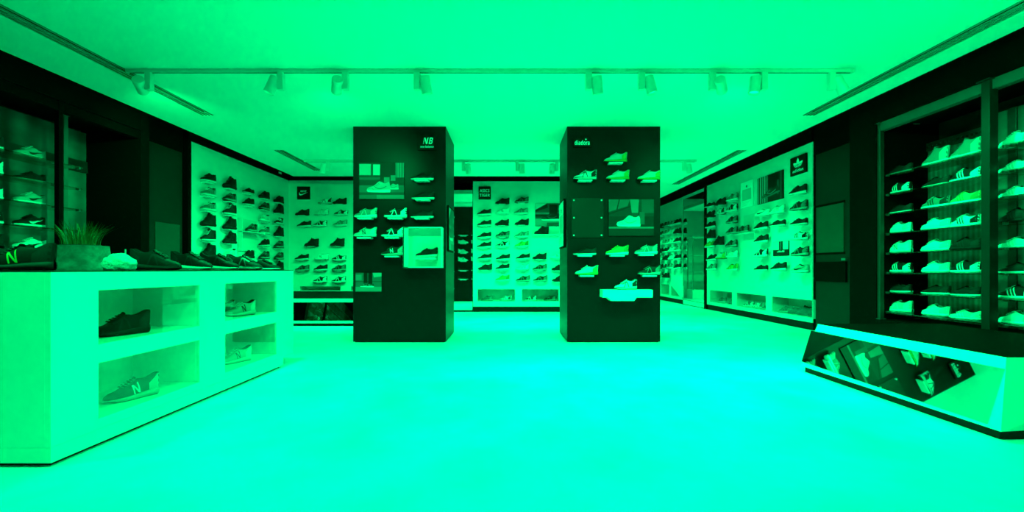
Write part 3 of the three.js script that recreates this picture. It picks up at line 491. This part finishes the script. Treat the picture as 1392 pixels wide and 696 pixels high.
  obj('plinth', box(-0.4, 0.4, 0, 0.3, -0.25, 0.25, 0.005), M.panel, cb); obj('top', box(-0.4, 0.4, 2.05, 2.1, -0.25, 0.25, 0.005), M.panel, cb);
  for (const x of [-1, 1]) for (const z of [-1, 1]) obj('post', box(x * 0.385 - 0.015, x * 0.385 + 0.015, 0.3, 2.05, z * 0.235 - 0.015, z * 0.235 + 0.015), M.steel, cb);
  obj('glass_pane', box(-0.37, 0.37, 0.3, 2.05, 0.24, 0.246), M.glass, cb);
  for (const y of [0.9, 1.45]) obj('shelf', box(-0.37, 0.37, y, y + 0.012, -0.22, 0.22), M.acrylic, cb);
}

// ------------------------------------------------------------------ the two black columns
function column(name, u0, u1, label) {
  const x0 = (u0 - U0) * DC / F, x1 = (u1 - U0) * DC / F;
  const t = thing(name, label, 'column', [(x0 + x1) / 2, 0, -DC]); t.userData.kind = 'structure';
  const w = (x1 - x0) / 2, d = DC2 - DC;
  obj('front_cladding', box(-w, w, 0.012, CEIL - 0.001, -0.02, 0, 0.002), M.column, t);
  obj('back_cladding', box(-w, w, 0.012, CEIL - 0.001, -d, -d + 0.02, 0.002), M.column, t);
  obj('side_cladding', box(-w, -w + 0.02, 0.012, CEIL - 0.001, -d + 0.021, -0.021), M.column, t);
  obj('side_cladding', box(w - 0.02, w, 0.012, CEIL - 0.001, -d + 0.021, -0.021), M.column, t);
  obj('core', box(-w + 0.021, w - 0.021, 0, CEIL - 0.002, -d + 0.021, -0.021), M.black, t);
  return t;
}
C1 = column('display_column', 480, 606, 'black square column carrying the two-letter logo sign'); C2 = column('display_column', 771, 897.5, 'black square column carrying the small lowercase wordmark');
for (const c of [C1, C2]) c.updateMatrixWorld(true);
const cz = (u, v) => onZ(u, v, DC);
pixShoes(C1, [[[575, 246, 'b5']], [[576, 272, 'b5']], [[498.7, 297, 'g1'], [539, 297, 'm1'], [575, 297, 'b5']], [[498, 323, 'n3'], [535, 323, 'm1']], [[535, 348, 'n2']]], cz, 0, 0.068, 1, ['posters', 'two-letter column'], 'shoes on the two-letter column', 1.02);
pixShoes(C2, [[[835, 222.5, 'l3']], [[794, 246, 'p2'], [838, 246, 'l3'], [880, 246.5, 'l3']], [[793.6, 347, 'b5'], [837, 347, 'l1'], [876, 346, 'g1']], [[796, 374, 'l3'], [880, 374, 'd1']]], cz, 0, 0.068, 1, ['wordmark edge', 'wordmark column'], 'shoes on the wordmark column', 1.02);
[[2.04, 'b5'], [1.8, 'w1'], [1.5, 'p1'], [1.25, 'w3'], [0.95, 'b5'], [0.68, 'b5']].forEach(([y, c], i) => {
  for (const x of [-1.42, -1.02]) {
    const m = obj('shoe_ledge', ledgeG, M.bracket, C1); m.rotation.y = Math.PI; m.position.set(x - C1.position.x, y, -(DC2 - DC));
    shoe(c, new THREE.Vector3(x, y, -DC2 - 0.068), Math.PI, `${rowName[i]}, ${x < -1.2 ? 'middle' : 'edge'} file, column back`, 'shoes on the back of the two-letter column', 1.02);
  }
});
function framed(u0, u1, v0, v1, tex, label, d = 0.02) { const a = cz(u0, v0), b = cz(u1, v1); return wallSign([(a.x + b.x) / 2, (a.y + b.y) / 2, -DC], 0, b.x - a.x, a.y - b.y, tex, label, 'poster', d); }
framed(488.7, 550, 221.5, 271, texStreet, 'large photo poster of grey trainers on a street, on the two-letter column');
framed(483.6, 519.5, 370.5, 396.5, texWalk, 'small photo poster of walking feet low on the two-letter column');
framed(826.8, 888.5, 271, 321, texKerb, 'photo poster of a pale trainer on a kerb, on the wordmark column');
{ const a = cz(568, 183), b = cz(594, 205); wallSign([(a.x + b.x) / 2, (a.y + b.y) / 2, -DC], 0, b.x - a.x, a.y - b.y, texNB, 'black sign block with a white two-letter logo'); }
{ const a = cz(778.5, 187), b = cz(803.5, 201); wallSign([(a.x + b.x) / 2, (a.y + b.y) / 2, -DC], 0, b.x - a.x, a.y - b.y, texWord, 'black sign block with a white lowercase wordmark'); }
{ // lit white box with a shoe
  const a = cz(551.5, 310), b = cz(603, 364), w = b.x - a.x, h = a.y - b.y, d = 0.3;
  const t = thing('shadow_box', 'white open display box on the two-letter column holding one trainer', 'display box', [(a.x + b.x) / 2, b.y, -DC + 0.001]);
  const e = 0.012, fw = 0.16;
  obj('back_board', box(-w / 2, w / 2, 0, h, 0, 0.012), M.white, t); obj('base_board', box(-w / 2, w / 2, 0, e, 0.012, fw), M.white, t); obj('top_board', box(-w / 2, w / 2, h - e, h, 0.012, fw), M.white, t);
  obj('side_board', box(-w / 2, -w / 2 + e, e, h - e, 0.012, fw), M.white, t); obj('side_board', box(w / 2 - e, w / 2, e, h - e, 0.012, fw), M.white, t);
  obj('glass_pane', box(-w / 2 + 0.07, w / 2 - 0.01, e, h - e, fw - 0.005, fw - 0.002), M.glass, t); obj('front_strip', box(-w / 2, -w / 2 + 0.07, 0, h, fw - 0.006, fw, 0.001), M.nicheLiner, t);
  obj('shoe_step', box(-0.1, 0.17, 0.11, 0.14, 0.012, 0.12, 0.004), M.white, t);
  shoe('b2', new THREE.Vector3((a.x + b.x) / 2 + 0.035, b.y + 0.14, -DC + 0.072), 0, 'inside the white box on the two-letter column', 'shoes on the two-letter column', 0.98);
}
{ // clear sheet holder with six bolts
  const a = cz(777, 269.5), b = cz(820, 323), w = b.x - a.x, h = a.y - b.y; const t = thing('sheet_holder', 'empty dark acrylic sheet holder with six bolts on the wordmark column', 'holder', [(a.x + b.x) / 2, (a.y + b.y) / 2, -DC]);
  obj('back_sheet', box(-w / 2, w / 2, -h / 2, h / 2, 0, 0.012, 0.002), M.blackSatin, t);
  for (const x of [-1, 1]) for (const y of [-1, 0, 1]) { const g = cyl(0.011, 0.011, 0.02, 12); g.rotateX(Math.PI / 2); g.translate(x * (w / 2 - 0.028), y * (h / 2 - 0.03), 0.022); obj('bolt', g, M.headWhite, t); }
}
{ // white shelf box with chamfered underside
  const a = cz(815.5, 393.5), b = cz(881, 407.5); const x0 = a.x, x1 = b.x, y1 = a.y, y0 = b.y, w = x1 - x0;
  const s = new THREE.Shape(); s.moveTo(-w / 2, y1 - y0); s.lineTo(w / 2, y1 - y0); s.lineTo(w / 2, 0.045); s.lineTo(w * 0.18, 0.045); s.lineTo(w * 0.13, 0); s.lineTo(-w * 0.33, 0); s.lineTo(-w * 0.4, 0.045); s.lineTo(-w / 2, 0.045); s.closePath();
  const g = new THREE.ExtrudeGeometry(s, { depth: 0.2, bevelEnabled: true, bevelSize: 0.003, bevelThickness: 0.003, bevelSegments: 1 }); g.translate(0, 0, 0.003);
  tag(obj('shelf_block', g, M.white), 'white block shelf with chamfered underside on the wordmark column', 'shelf').position.set((x0 + x1) / 2, y0, -DC);
  shoe('p2', new THREE.Vector3((848 - U0) * DC / F, y1 + 0.004, -DC + 0.1), 0.12, 'on the white block shelf of the wordmark column', 'shoes on the wordmark column', 1.02);
}
{ // frames on the glossy column flanks
  const x = C1.position.x + 0.634; const t = thing('poster', 'narrow framed picture on the inner flank of the two-letter column', 'poster', [C1.position.x + (606 - 480) * DC / F / 2, 1.55, -7.0], Math.PI / 2);
  obj('board', box(-0.3, 0.3, -0.3, 0.35, 0, 0.02, 0.003), M.black, t); const p = new THREE.PlaneGeometry(0.56, 0.6); p.translate(0, 0.025, 0.021); obj('print', p, new THREE.MeshStandardMaterial({ map: texStep, roughness: 0.4 }), t);
  const t2 = thing('poster', 'narrow framed picture on the inner flank of the wordmark column', 'poster', [C2.position.x - (897.5 - 771) * DC / F / 2, 1.65, -7.0], -Math.PI / 2);
  obj('board', box(-0.3, 0.3, -0.34, 0.34, 0, 0.03, 0.003), M.black, t2); const p2 = new THREE.PlaneGeometry(0.56, 0.64); p2.translate(0, 0, 0.031); obj('print', p2, new THREE.MeshStandardMaterial({ map: texCard, roughness: 0.4 }), t2);
}

// ------------------------------------------------------------------ white counter
const CX = -2.31, CT = 0.985;
{
  const cx0 = -3.45, zN = -2.41, zE = -5.12, zB = -4.89;
  const t = thing('counter', 'white freestanding counter with four glazed niches and dark glass top', 'counter', [CX, 0, 0]);
  const holes = [[zN - (2.69 - 2.41), -3.57], [-3.89, -4.75]];
  const Y = [[0.577, 0.882], [0.157, 0.472]];
  const s = new THREE.Shape(); s.moveTo(2.41, 0.1); s.lineTo(5.12, 0.1); s.lineTo(5.12, CT); s.lineTo(2.41, CT); s.closePath();
  for (const [a, b] of holes) for (const [c, d] of Y) { const h = new THREE.Path(); h.moveTo(-a, c); h.lineTo(-a, d); h.lineTo(-b, d); h.lineTo(-b, c); h.closePath(); s.holes.push(h); }
  const g = new THREE.ExtrudeGeometry(s, { depth: 0.03, bevelEnabled: false }); g.translate(0, 0, -0.03); g.rotateY(Math.PI / 2);
  obj('front_panel', g, M.white, t);
  const w = cx0 - CX;
  obj('end_panel', box(w, -0.0305, 0.1, CT, zN, zN - 0.03), M.white, t); obj('end_panel', box(w, -0.0305, 0.1, CT, zE, zE + 0.03), M.white, t); obj('back_panel', box(w, w + 0.03, 0.1, CT, zN - 0.031, zE + 0.031), M.white, t);
  obj('base_panel', [box(w + 0.02, 0, 0.022, 0.099, zN, zB)], M.white, t); obj('plinth', box(w + 0.05, -0.03, 0, 0.0215, zN - 0.03, zB + 0.03), M.plinth, t);
  obj('underside', box(w + 0.03, -0.031, 0.1, 0.112, zN - 0.031, zE + 0.031), M.white, t);
  obj('glass_top', box(w, 0, CT + 0.0005, CT + 0.007, zN, zE), M.blackSatin, t);
  for (const [a, b] of holes) for (const [c, d] of Y) {
    const dp = -0.5, e = 0.012;
    const n = obj('niche_box', [box(dp, -0.031, c - e, c, a + e, b - e), box(dp, -0.031, d, d + e, a + e, b - e), box(dp, -0.031, c, d, a, a + e), box(dp, -0.031, c, d, b - e, b), box(dp - e, dp, c - e, d + e, a + e, b - e)], M.panel, t);
    obj('glass_pane', box(-0.012, -0.008, c + 0.002, d - 0.002, a - 0.002, b + 0.002), M.glass, n);
  }
  const grp = 'shoes in the counter niches';
  const at = (u, v, y) => onPlane(u, v, new THREE.Vector3(0, y, 0), new THREE.Vector3(0, 1, 0));
  shoe('b1', new THREE.Vector3(-2.5, 0.577, -3.08), 1.15, 'upper counter niche at the near corner', grp, 1.1);
  shoe('n2', new THREE.Vector3(-2.46, 0.157, -3.12), 1.15, 'lower counter niche at the near corner', grp, 1.05);
  shoe('n3', new THREE.Vector3(-2.62, 0.577, -4.33), 1.2, 'upper counter niche near the column, beside its pair', grp, 1.0);
  shoe('n3', new THREE.Vector3(-2.45, 0.577, -4.36), 1.2, 'upper counter niche near the column, against the glass', grp, 1.0);
  shoe('n3', new THREE.Vector3(-2.48, 0.157, -4.33), 1.1, 'lower counter niche near the column', grp, 1.0);
}
const TOPY = CT + 0.007;
{
  const grp = 'shoes on top of the counter';
  [['n1', -2.72, -2.66, 0.12, 'beside the planter'], ['b1', -3.05, -2.86, 0.15, 'behind the front one'], ['b1', -2.52, -3.42, Math.PI + 0.05, 'beside the pale rock'], ['b2', -2.53, -3.82, Math.PI - 0.1, 'second from the pale rock'], ['b2', -2.53, -4.19, Math.PI - 0.1, 'third from the pale rock'], ['d1', -2.53, -4.58, Math.PI - 0.05, 'fourth from the pale rock'], ['b1', -2.95, -4.0, Math.PI + 0.2, 'rear file near the rock'], ['b1', -2.92, -4.45, Math.PI + 0.1, 'rear file past the rock'], ['b5', -2.52, -4.93, Math.PI - 0.1, 'at the far counter end']].forEach(([c, x, z, r, wh]) => shoe(c, new THREE.Vector3(x, TOPY, z), r, `on counter top, ${wh}`, grp, 1.12));
  // planter
  const D = 3.6, px = (110.5 - U0) * D / F, t = thing('potted_grass', 'tapered concrete planter of grass on the white counter', 'potted plant', [px, TOPY, -D]);
  const pot = new THREE.CylinderGeometry(0.145, 0.155, 0.185, 40, 6, false);
  { const p = pot.attributes.position; for (let i = 0; i < p.count; i++) { const x = p.getX(i), z = p.getZ(i), y = p.getY(i); const a = Math.atan2(z, x), r = Math.hypot(x, z); const sq = 1 / Math.pow(Math.abs(Math.cos(a)) ** 5 + Math.abs(Math.sin(a)) ** 5, 0.2); const k = sq * 0.93 * (1 + 0.012 * Math.sin(a * 7 + y * 30)); p.setXYZ(i, x * k, y + 0.0925, z * k); } pot.computeVertexNormals(); }
  const po = obj('pot', pot, M.pot, t); obj('soil', (() => { const g = cyl(0.12, 0.12, 0.006, 24); g.translate(0, 0.187, 0); return g; })(), M.soil, t);
  const bl = [];
  for (let i = 0; i < 230; i++) {
    const a = rnd() * 6.283, r = Math.sqrt(rnd()) * 0.115, L = 0.09 + rnd() * 0.11, lean = 0.2 + r * 8 * (0.4 + rnd() * 0.9), da = a + (rnd() - 0.5) * 1.2; const rows = [];
    for (let k = 0; k <= 4; k++) { const q = k / 4, y = L * (q - 0.25 * lean * q * q * 0.5), o = L * lean * q * q * 0.7, wd = 0.0035 * (1 - q * 0.9); const x = Math.cos(a) * r + Math.cos(da) * o, z = Math.sin(a) * r + Math.sin(da) * o; rows.push([[x - Math.sin(da) * wd, 0.185 + y, z + Math.cos(da) * wd], [x + Math.sin(da) * wd, 0.185 + y, z - Math.cos(da) * wd]]); }
    bl.push(gridGeo(rows));
  }
  const gr = obj('grass_blades', mergeGeometries(bl), M.grass, t); gr.userData.kind = 'stuff';
  // pale rock
  const rk = new THREE.IcosahedronGeometry(0.088, 5); { const p = rk.attributes.position, v = new THREE.Vector3(); for (let i = 0; i < p.count; i++) { v.fromBufferAttribute(p, i); const n = v.clone().normalize(); let k = 1 + 0.09 * Math.sin(n.x * 5 + 1) * Math.cos(n.z * 4) + 0.05 * Math.sin(n.y * 11 + n.x * 7) + 0.035 * Math.sin(n.x * 17 + n.z * 13) + 0.02 * Math.sin(n.y * 29 - n.z * 23); v.multiplyScalar(k); v.x *= 1.08; v.y = Math.max(v.y * 0.85, -0.036); v.z *= 0.8; p.setXYZ(i, v.x, v.y + 0.036, v.z); } }
  const rg = mergeVertices((() => { rk.deleteAttribute('normal'); rk.deleteAttribute('uv'); return rk; })(), 1e-4); rg.computeVertexNormals(); rg.setAttribute('uv', new THREE.Float32BufferAttribute(Array.from({ length: rg.attributes.position.count * 2 }, (_, i) => (i % 2 ? rg.attributes.position.getY(i >> 1) : rg.attributes.position.getX(i >> 1)) * 4), 2));
  tag(obj('decorative_rock', rg, M.rock), 'pale rough rock on the counter between planter and dark shoes', 'rock').position.set((162 - U0) * 3.1 / F, TOPY, -3.1);
  const st = thing('tag_stand', 'slim pale tag stand behind the rock on the counter', 'stand', [(170.5 - U0) * 3.75 / F, TOPY, -3.75]); obj('foot', box(-0.03, 0.03, 0, 0.004, -0.02, 0.02), M.acrylic, st); obj('blade', box(-0.005, 0.005, 0.004, 0.165, -0.002, 0.002), M.acrylic, st);
}

// ------------------------------------------------------------------ mirrored benches
function mirrorBench(label, pts, topBack, mirrorQuad, plinthGeo, endCaps) {
  // pts: outer face corners bottom A,B and top C,D (A-B bottom edge, D above A, C above B); topBack: E behind D, G behind C (same height)
  const t = thing('mirror_bench', label, 'bench', [0, 0, 0]);
  const tri = (...q) => { const pos = [], idx = []; q.forEach(p => pos.push(p.x, p.y, p.z)); for (let i = 1; i < q.length - 1; i++) idx.push(0, i, i + 1); const g = new THREE.BufferGeometry(); g.setAttribute('position', new THREE.Float32BufferAttribute(pos, 3)); g.setAttribute('uv', new THREE.Float32BufferAttribute(new Float32Array(q.length * 2), 2)); g.setIndex(idx); const h = g.toNonIndexed(); h.computeVertexNormals(); return h; };
  const [A, B, C, D] = pts, [E, G] = topBack; const E0 = new THREE.Vector3(E.x, A.y, E.z), G0 = new THREE.Vector3(G.x, A.y, G.z);
  obj('body', [tri(A, B, C, D), tri(B, G0, G, C), tri(E0, A, D, E), tri(G0, E0, E, G), tri(A, E0, G0, B)], M.white, t);
  const up = new THREE.Vector3(0, 0.004, 0); const lift = p => p.clone().add(up);
  const top = [D, C, G, E].map(lift), topLow = [D, C, G, E].map(p => p.clone().add(new THREE.Vector3(0, 0.0005, 0)));
  obj('seat_top', [tri(...top), tri(topLow[0], topLow[1], top[1], top[0]), tri(topLow[1], topLow[2], top[2], top[1]), tri(topLow[3], topLow[0], top[0], top[3])], M.black, t);
  const n = B.clone().sub(A).cross(D.clone().sub(A)).normalize();
  const q1 = mirrorQuad.map(p => p.clone().addScaledVector(n, 0.003)), q0 = mirrorQuad.map(p => p.clone().addScaledVector(n, 0.0003));
  obj('mirror_glass', [tri(...q1), ...q1.map((p, i) => tri(q0[i], q0[(i + 1) % 4], q1[(i + 1) % 4], p))], M.mirror, t);
  obj('plinth', plinthGeo, M.plinth, t);
  return t;
}
{
  const V = (x, y, z) => new THREE.Vector3(x, y, z);
  const A = V(2.86, 0.055, -4.68), B = V(2.86, 0.055, -2.78), C = V(3.1, 0.45, -2.98), D = V(3.1, 0.45, -4.8);
  const n = B.clone().sub(A).cross(D.clone().sub(A)).normalize();
  const mq = [[1090, 491.5], [1343, 576.5], [1366.5, 502], [1103, 449.5]].map(([u, v]) => onPlane(u, v, A, n));
  mirrorBench('low white bench with a sloping mirror under the glass shelves', [A, B, C, D], [V(4.34, 0.45, -4.8), V(4.34, 0.45, -2.98)], mq, box(2.885, 4.33, 0, 0.0545, -4.66, -2.81));
  const A2 = V(-5.1, 0.05, -8.4), B2 = V(-2.1, 0.05, -8.4), C2_ = V(-2.1, 0.48, -8.49), D2_ = V(-5.1, 0.48, -8.49);
  const n2 = B2.clone().sub(A2).cross(D2_.clone().sub(A2)).normalize();
  const lo = onPlane(440, 436, A2, n2), hi = onPlane(440, 411, A2, n2);
  const mq2 = [V(-4.95, lo.y, lo.z), V(-2.25, lo.y, lo.z), V(-2.25, hi.y, hi.z), V(-4.95, hi.y, hi.z)];
  mirrorBench('low white bench with a sloping mirror in front of the corner panel', [A2, B2, C2_, D2_], [V(-5.1, 0.48, -DB + 0.002), V(-2.1, 0.48, -DB + 0.002)], mq2, box(-5.05, -2.12, 0, 0.0495, -DB + 0.05, -8.43));
}

// ------------------------------------------------------------------ dark doors, pilasters and shelf niches on both side walls
{
  const zz = u => dX(u, XR), zl = u => dX(u, XL);
  // right hand side
  const pr0 = dX(1155, 4.38), pr1 = dX(1191, 4.38) - 0.001, pl0 = dX(203, -4.62), pl1 = dX(118, -5.3) - 0.001;
  struct('trim_6', box(4.38, 5.5, 0, 3.5, pr0, pr1), M.black, 'black pilaster between dark door and glass shelves', 'trim');
  struct('trim_7', box(XR + 0.03, 5.5, 2.86, 3.5, zz(1104) + 0.001, pr0 - 0.001), M.black, 'black head above the dark door beside the three-leaf panel', 'trim');
  const dr = structG('door_1', 'dark green door with inset screen beside the three-leaf panel', 'door'); dr.position.set(XR + 0.04, 0, 0);
  obj('leaf', box(0, 0.05, 0.02, 2.855, zz(1105.5), pr0 - 0.01), M.doorDark, dr);
  const yv = (u, v) => onX(u, v, XR + 0.03).y;
  obj('screen', box(-0.015, 0, yv(1128, 343), yv(1128, 279), dX(1110, XR + 0.03), dX(1147, XR + 0.03), 0.004), std([0.025, 0.05, 0.04], 0.3), dr);
  obj('letter_box', box(-0.03, 0, yv(1130, 383), yv(1130, 356), dX(1109, XR + 0.03), dX(1151, XR + 0.03), 0.004), M.black, dr);
  obj('frame', [box(-0.012, 0, yv(1128, 279), yv(1128, 276), dX(1109, XR + 0.03), dX(1148, XR + 0.03)), box(-0.012, 0, yv(1128, 346), yv(1128, 343.5), dX(1109, XR + 0.03), dX(1148, XR + 0.03))], M.black, dr);
  obj('handle', box(-0.05, 0, yv(1147, 354), yv(1147, 351), dX(1144, XR), dX(1150, XR), 0.003), M.steel, dr);
  // left hand side
  struct('trim_8', box(-5.69, -4.62, 0, 3.5, pl0, pl1), M.black, 'black pilaster between dark door and shelves behind the counter', 'trim');
  struct('trim_9', box(-5.69, XL - 0.03, 2.86, 3.5, zl(257) + 0.1, pl0 - 0.001), M.black, 'black head above the dark door behind the counter', 'trim');
  const dl = structG('door_2', 'dark green door behind the counter', 'door'); dl.position.set(XL - 0.04, 0, 0);
  obj('leaf', box(-0.05, 0, 0.02, 2.855, zl(251), pl0 - 0.01), M.doorDark, dl); obj('panel_inset', box(0, 0.012, 0.9, 1.7, zl(247), zl(214), 0.004), std([0.015, 0.03, 0.025], 0.35), dl);

  // shelf niches
  const rowsY = [2.12, 1.888, 1.656, 1.424, 1.192, 0.96, 0.728, 0.496];
  function niche(side, X, zFar, zNear, posts, label) {     // X: shelf front edge; side +1 right wall, -1 left wall
    const back = side * (Math.abs(X) + 0.75), sh = Math.abs(back);
    struct(side > 0 ? 'trim_10' : 'trim_11', box(side * Math.abs(X), side * 5.49, 2.74, 3.5, zFar, zNear), M.black, label[0], 'trim');
    struct(side > 0 ? 'trim_12' : 'trim_13', box(side * (Math.abs(X) - 0.0), side * 5.49, 0, 0.405, zFar, zNear), M.black, label[1], 'trim');
    const bd = structG('wall_niche', label[2], 'wall panel'); bd.name = side > 0 ? 'wall_niche_right' : 'wall_niche_left';
    obj('lining', box(back, back + side * 0.03, 0.406, 2.739, zFar + 0.001, zNear), M.doorDark, bd);
    obj('head_rail', box(side * (Math.abs(X) + 0.02), side * (Math.abs(X) + 0.1), 2.64, 2.738, zFar, zNear, 0.004), side > 0 ? std(0.07, 0.5) : M.black, bd);
    return { back, bd };
  }
  const R = niche(1, 4.38, dX(1191, 4.38), 0.5, [], ['black head above the glass shelves over the mirrored bench', 'black base below the glass shelves over the mirrored bench', 'dark back lining of the glass-shelf niche over the mirrored bench']);
  const Lf = niche(-1, -4.62, dX(118, -5.3), 0.0, [], ['black head above the glass shelves behind the counter', 'black base below the glass shelves behind the counter', 'dark back lining of the glass-shelf niche behind the counter']);
  // backdrop board of rough concrete with studded dark frame behind the right shelves
  const b0 = dX(1247, 5.0), b1 = dX(1340, 5.0);
  const bk = thing('backdrop_board', 'rough concrete board in a studded dark frame behind the glass shelves', 'board', [5.0, 0, 0]);
  obj('board', box(0, 0.04, 0.41, 2.5, b0, b1), M.concrete, bk);
  obj('frame', [box(-0.02, 0.045, 2.4, 2.5, b0 - 0.02, b1 + 0.02, 0.004), box(-0.02, 0.045, 0.41, 2.4, b0 - 0.02, b0 + 0.07, 0.004)], M.darkSteel, bk);
  const stud = new THREE.SphereGeometry(0.016, 8, 6);
  for (let i = 0; i < 16; i++) { const m = obj('stud', stud, M.blackSatin, bk); m.position.set(-0.022, 2.45, b0 + (b1 - b0) * (i + 0.5) / 16); }
  for (let i = 0; i < 20; i++) { const m = obj('stud', stud, M.blackSatin, bk); m.position.set(-0.022, 0.5 + i * 0.097, b0 + 0.025); }
  const bk2 = thing('backdrop_board', 'rough concrete board behind the glass shelves over the bench end', 'board', [5.0, 0, 0]);
  obj('board', box(0, 0.04, 0.41, 2.6, dX(1356, 5.0), -1.5), M.concrete, bk2);
  obj('frame', box(-0.02, 0.045, 0.41, 2.6, dX(1372, 5.0), dX(1384, 5.0), 0.004), M.darkSteel, bk2);
  const bk3 = thing('backdrop_board', 'dim pale concrete board behind the glass shelves behind the counter', 'board', [-5.3, 0, 0]);
  obj('board', box(-0.04, 0, 0.41, 2.7, pl1 + 0.01, -1.8), M.concrete, bk3);
  obj('rail', box(0, 0.02, 2.2, 2.34, pl1 + 0.01, -1.8), M.darkSteel, bk3);
  // posts
  const post = (x, z, label, mat = M.darkSteel, w = 0.025, y0 = 0.406, y1 = 2.74) => { const t = thing('shelf_post', label, 'post', [x, 0, z], 0, 'shelf posts'); obj('upright', box(-w, w, y0, y1, -w, w, 0.003), mat, t); for (const y of [y0, y1 - 0.012]) obj('mount_plate', box(-w * 1.6, w * 1.6, y, y + 0.012, -w * 1.6, w * 1.6), mat, t); return t; };
  const zA = dX(1197, 4.42), zB = dX(1346, 4.42), zC = dX(1362, 4.95);
  post(4.42, zA, 'slim dark post of the glass shelves beside the black pilaster'); post(4.415, zB, 'dark post between the two bays of glass shelves over the bench', M.blackSatin, 0.04);
  post(4.86, zA - 0.05, 'dim grey rear post of the glass shelves beside the black pilaster', std(0.1, 0.5)); post(4.86, zB, 'grey rear post between the bays of glass shelves over the bench', std(0.1, 0.5));
  const zP = dX(80, -4.66);
  post(-4.66, zP, 'dark post of the glass shelves behind the counter', M.black); post(-5.0, dX(87, -5.0), 'grey rear post of the glass shelves behind the counter', std(0.12, 0.5));
  // glass shelves
  const glassShelf = (x0, x1, y, z0, z1, label, grp, clips) => {
    const t = thing('glass_shelf', label, 'shelf', [0, y, 0], 0, grp);
    obj('glass_sheet', box(x0, x1, -0.012, 0, z0, z1), M.shelfGlass, t);
    for (const [cx, czz] of clips) obj('clip', box(cx - 0.02, cx + 0.02, -0.02, 0.004, czz - 0.012, czz + 0.012, 0.002), M.steel, t);
  };
  rowsY.forEach((y, i) => {
    glassShelf(4.46, 4.8, y, zA - 0.1, zB - 0.045, `glass shelf, ${rowName[i].replace(' row', '')} of the bay beside the black pilaster`, 'glass shelves over the bench', [[4.5, zB - 0.06], [4.5, zA]]);
    glassShelf(4.46, 4.8, y, zB + 0.045, -2.4, `glass shelf, ${rowName[i].replace(' row', '')} of the bay over the bench end`, 'glass shelves over the bench end', [[4.5, zB + 0.06]]);
    if (i < 6) glassShelf(-5.02, -4.7, y, zP - 0.32, -2.6, `glass shelf, ${rowName[i].replace(' row', '')} behind the counter`, 'glass shelves behind the counter', [[-4.74, zP - 0.03], [-4.74, zP - 0.31]]);
  });
  // shoes on the right shelves: columns by distance
  const colZ = [dX(1223, 4.6), dX(1272, 4.6), dX(1313, 4.6), dX(1383, 4.6)];
  const rc = ['b5 h1 h1 w1', 'b4 b5 b4 w4', 'b5 g3 l2 w4', 'w1 w1 w2 b6', 'w3 w1 b6 w4', 'b4 w1 b4 b5', 'b5 b5 b5 b4', 'p1 w1 w4 w1'];
  rc.forEach((r, i) => r.split(' ').forEach((c, j) => shoe(c, new THREE.Vector3(4.6, rowsY[i], colZ[j]), -Math.PI / 2 + (rnd() - 0.5) * 0.12, `${rowName[i]}, ${ordw[j]} from black pilaster, shelves over bench`, 'shoes on the glass shelves over the bench', 1.06)));
  const lcZ = [dX(40, -4.86), dX(-22, -4.86)];
  ['g2 b2', 'b5 m1', 'g2 s1', 's2 s2', 's1 b1', 'b1 b1'].forEach((r, i) => r.split(' ').forEach((c, j) => shoe(c, new THREE.Vector3(-4.86, rowsY[i], lcZ[j]), Math.PI / 2 + (rnd() - 0.5) * 0.1, `${rowName[i]}, ${ordw[j]} from dark post, shelves behind counter`, 'shoes on the glass shelves behind the counter', 1.06)));
}
scene.traverse(o => { if (o.isMesh) { o.castShadow = true; o.receiveShadow = true; } });
console.log('shoes', shoeCount);
renderer.render(scene, camera);
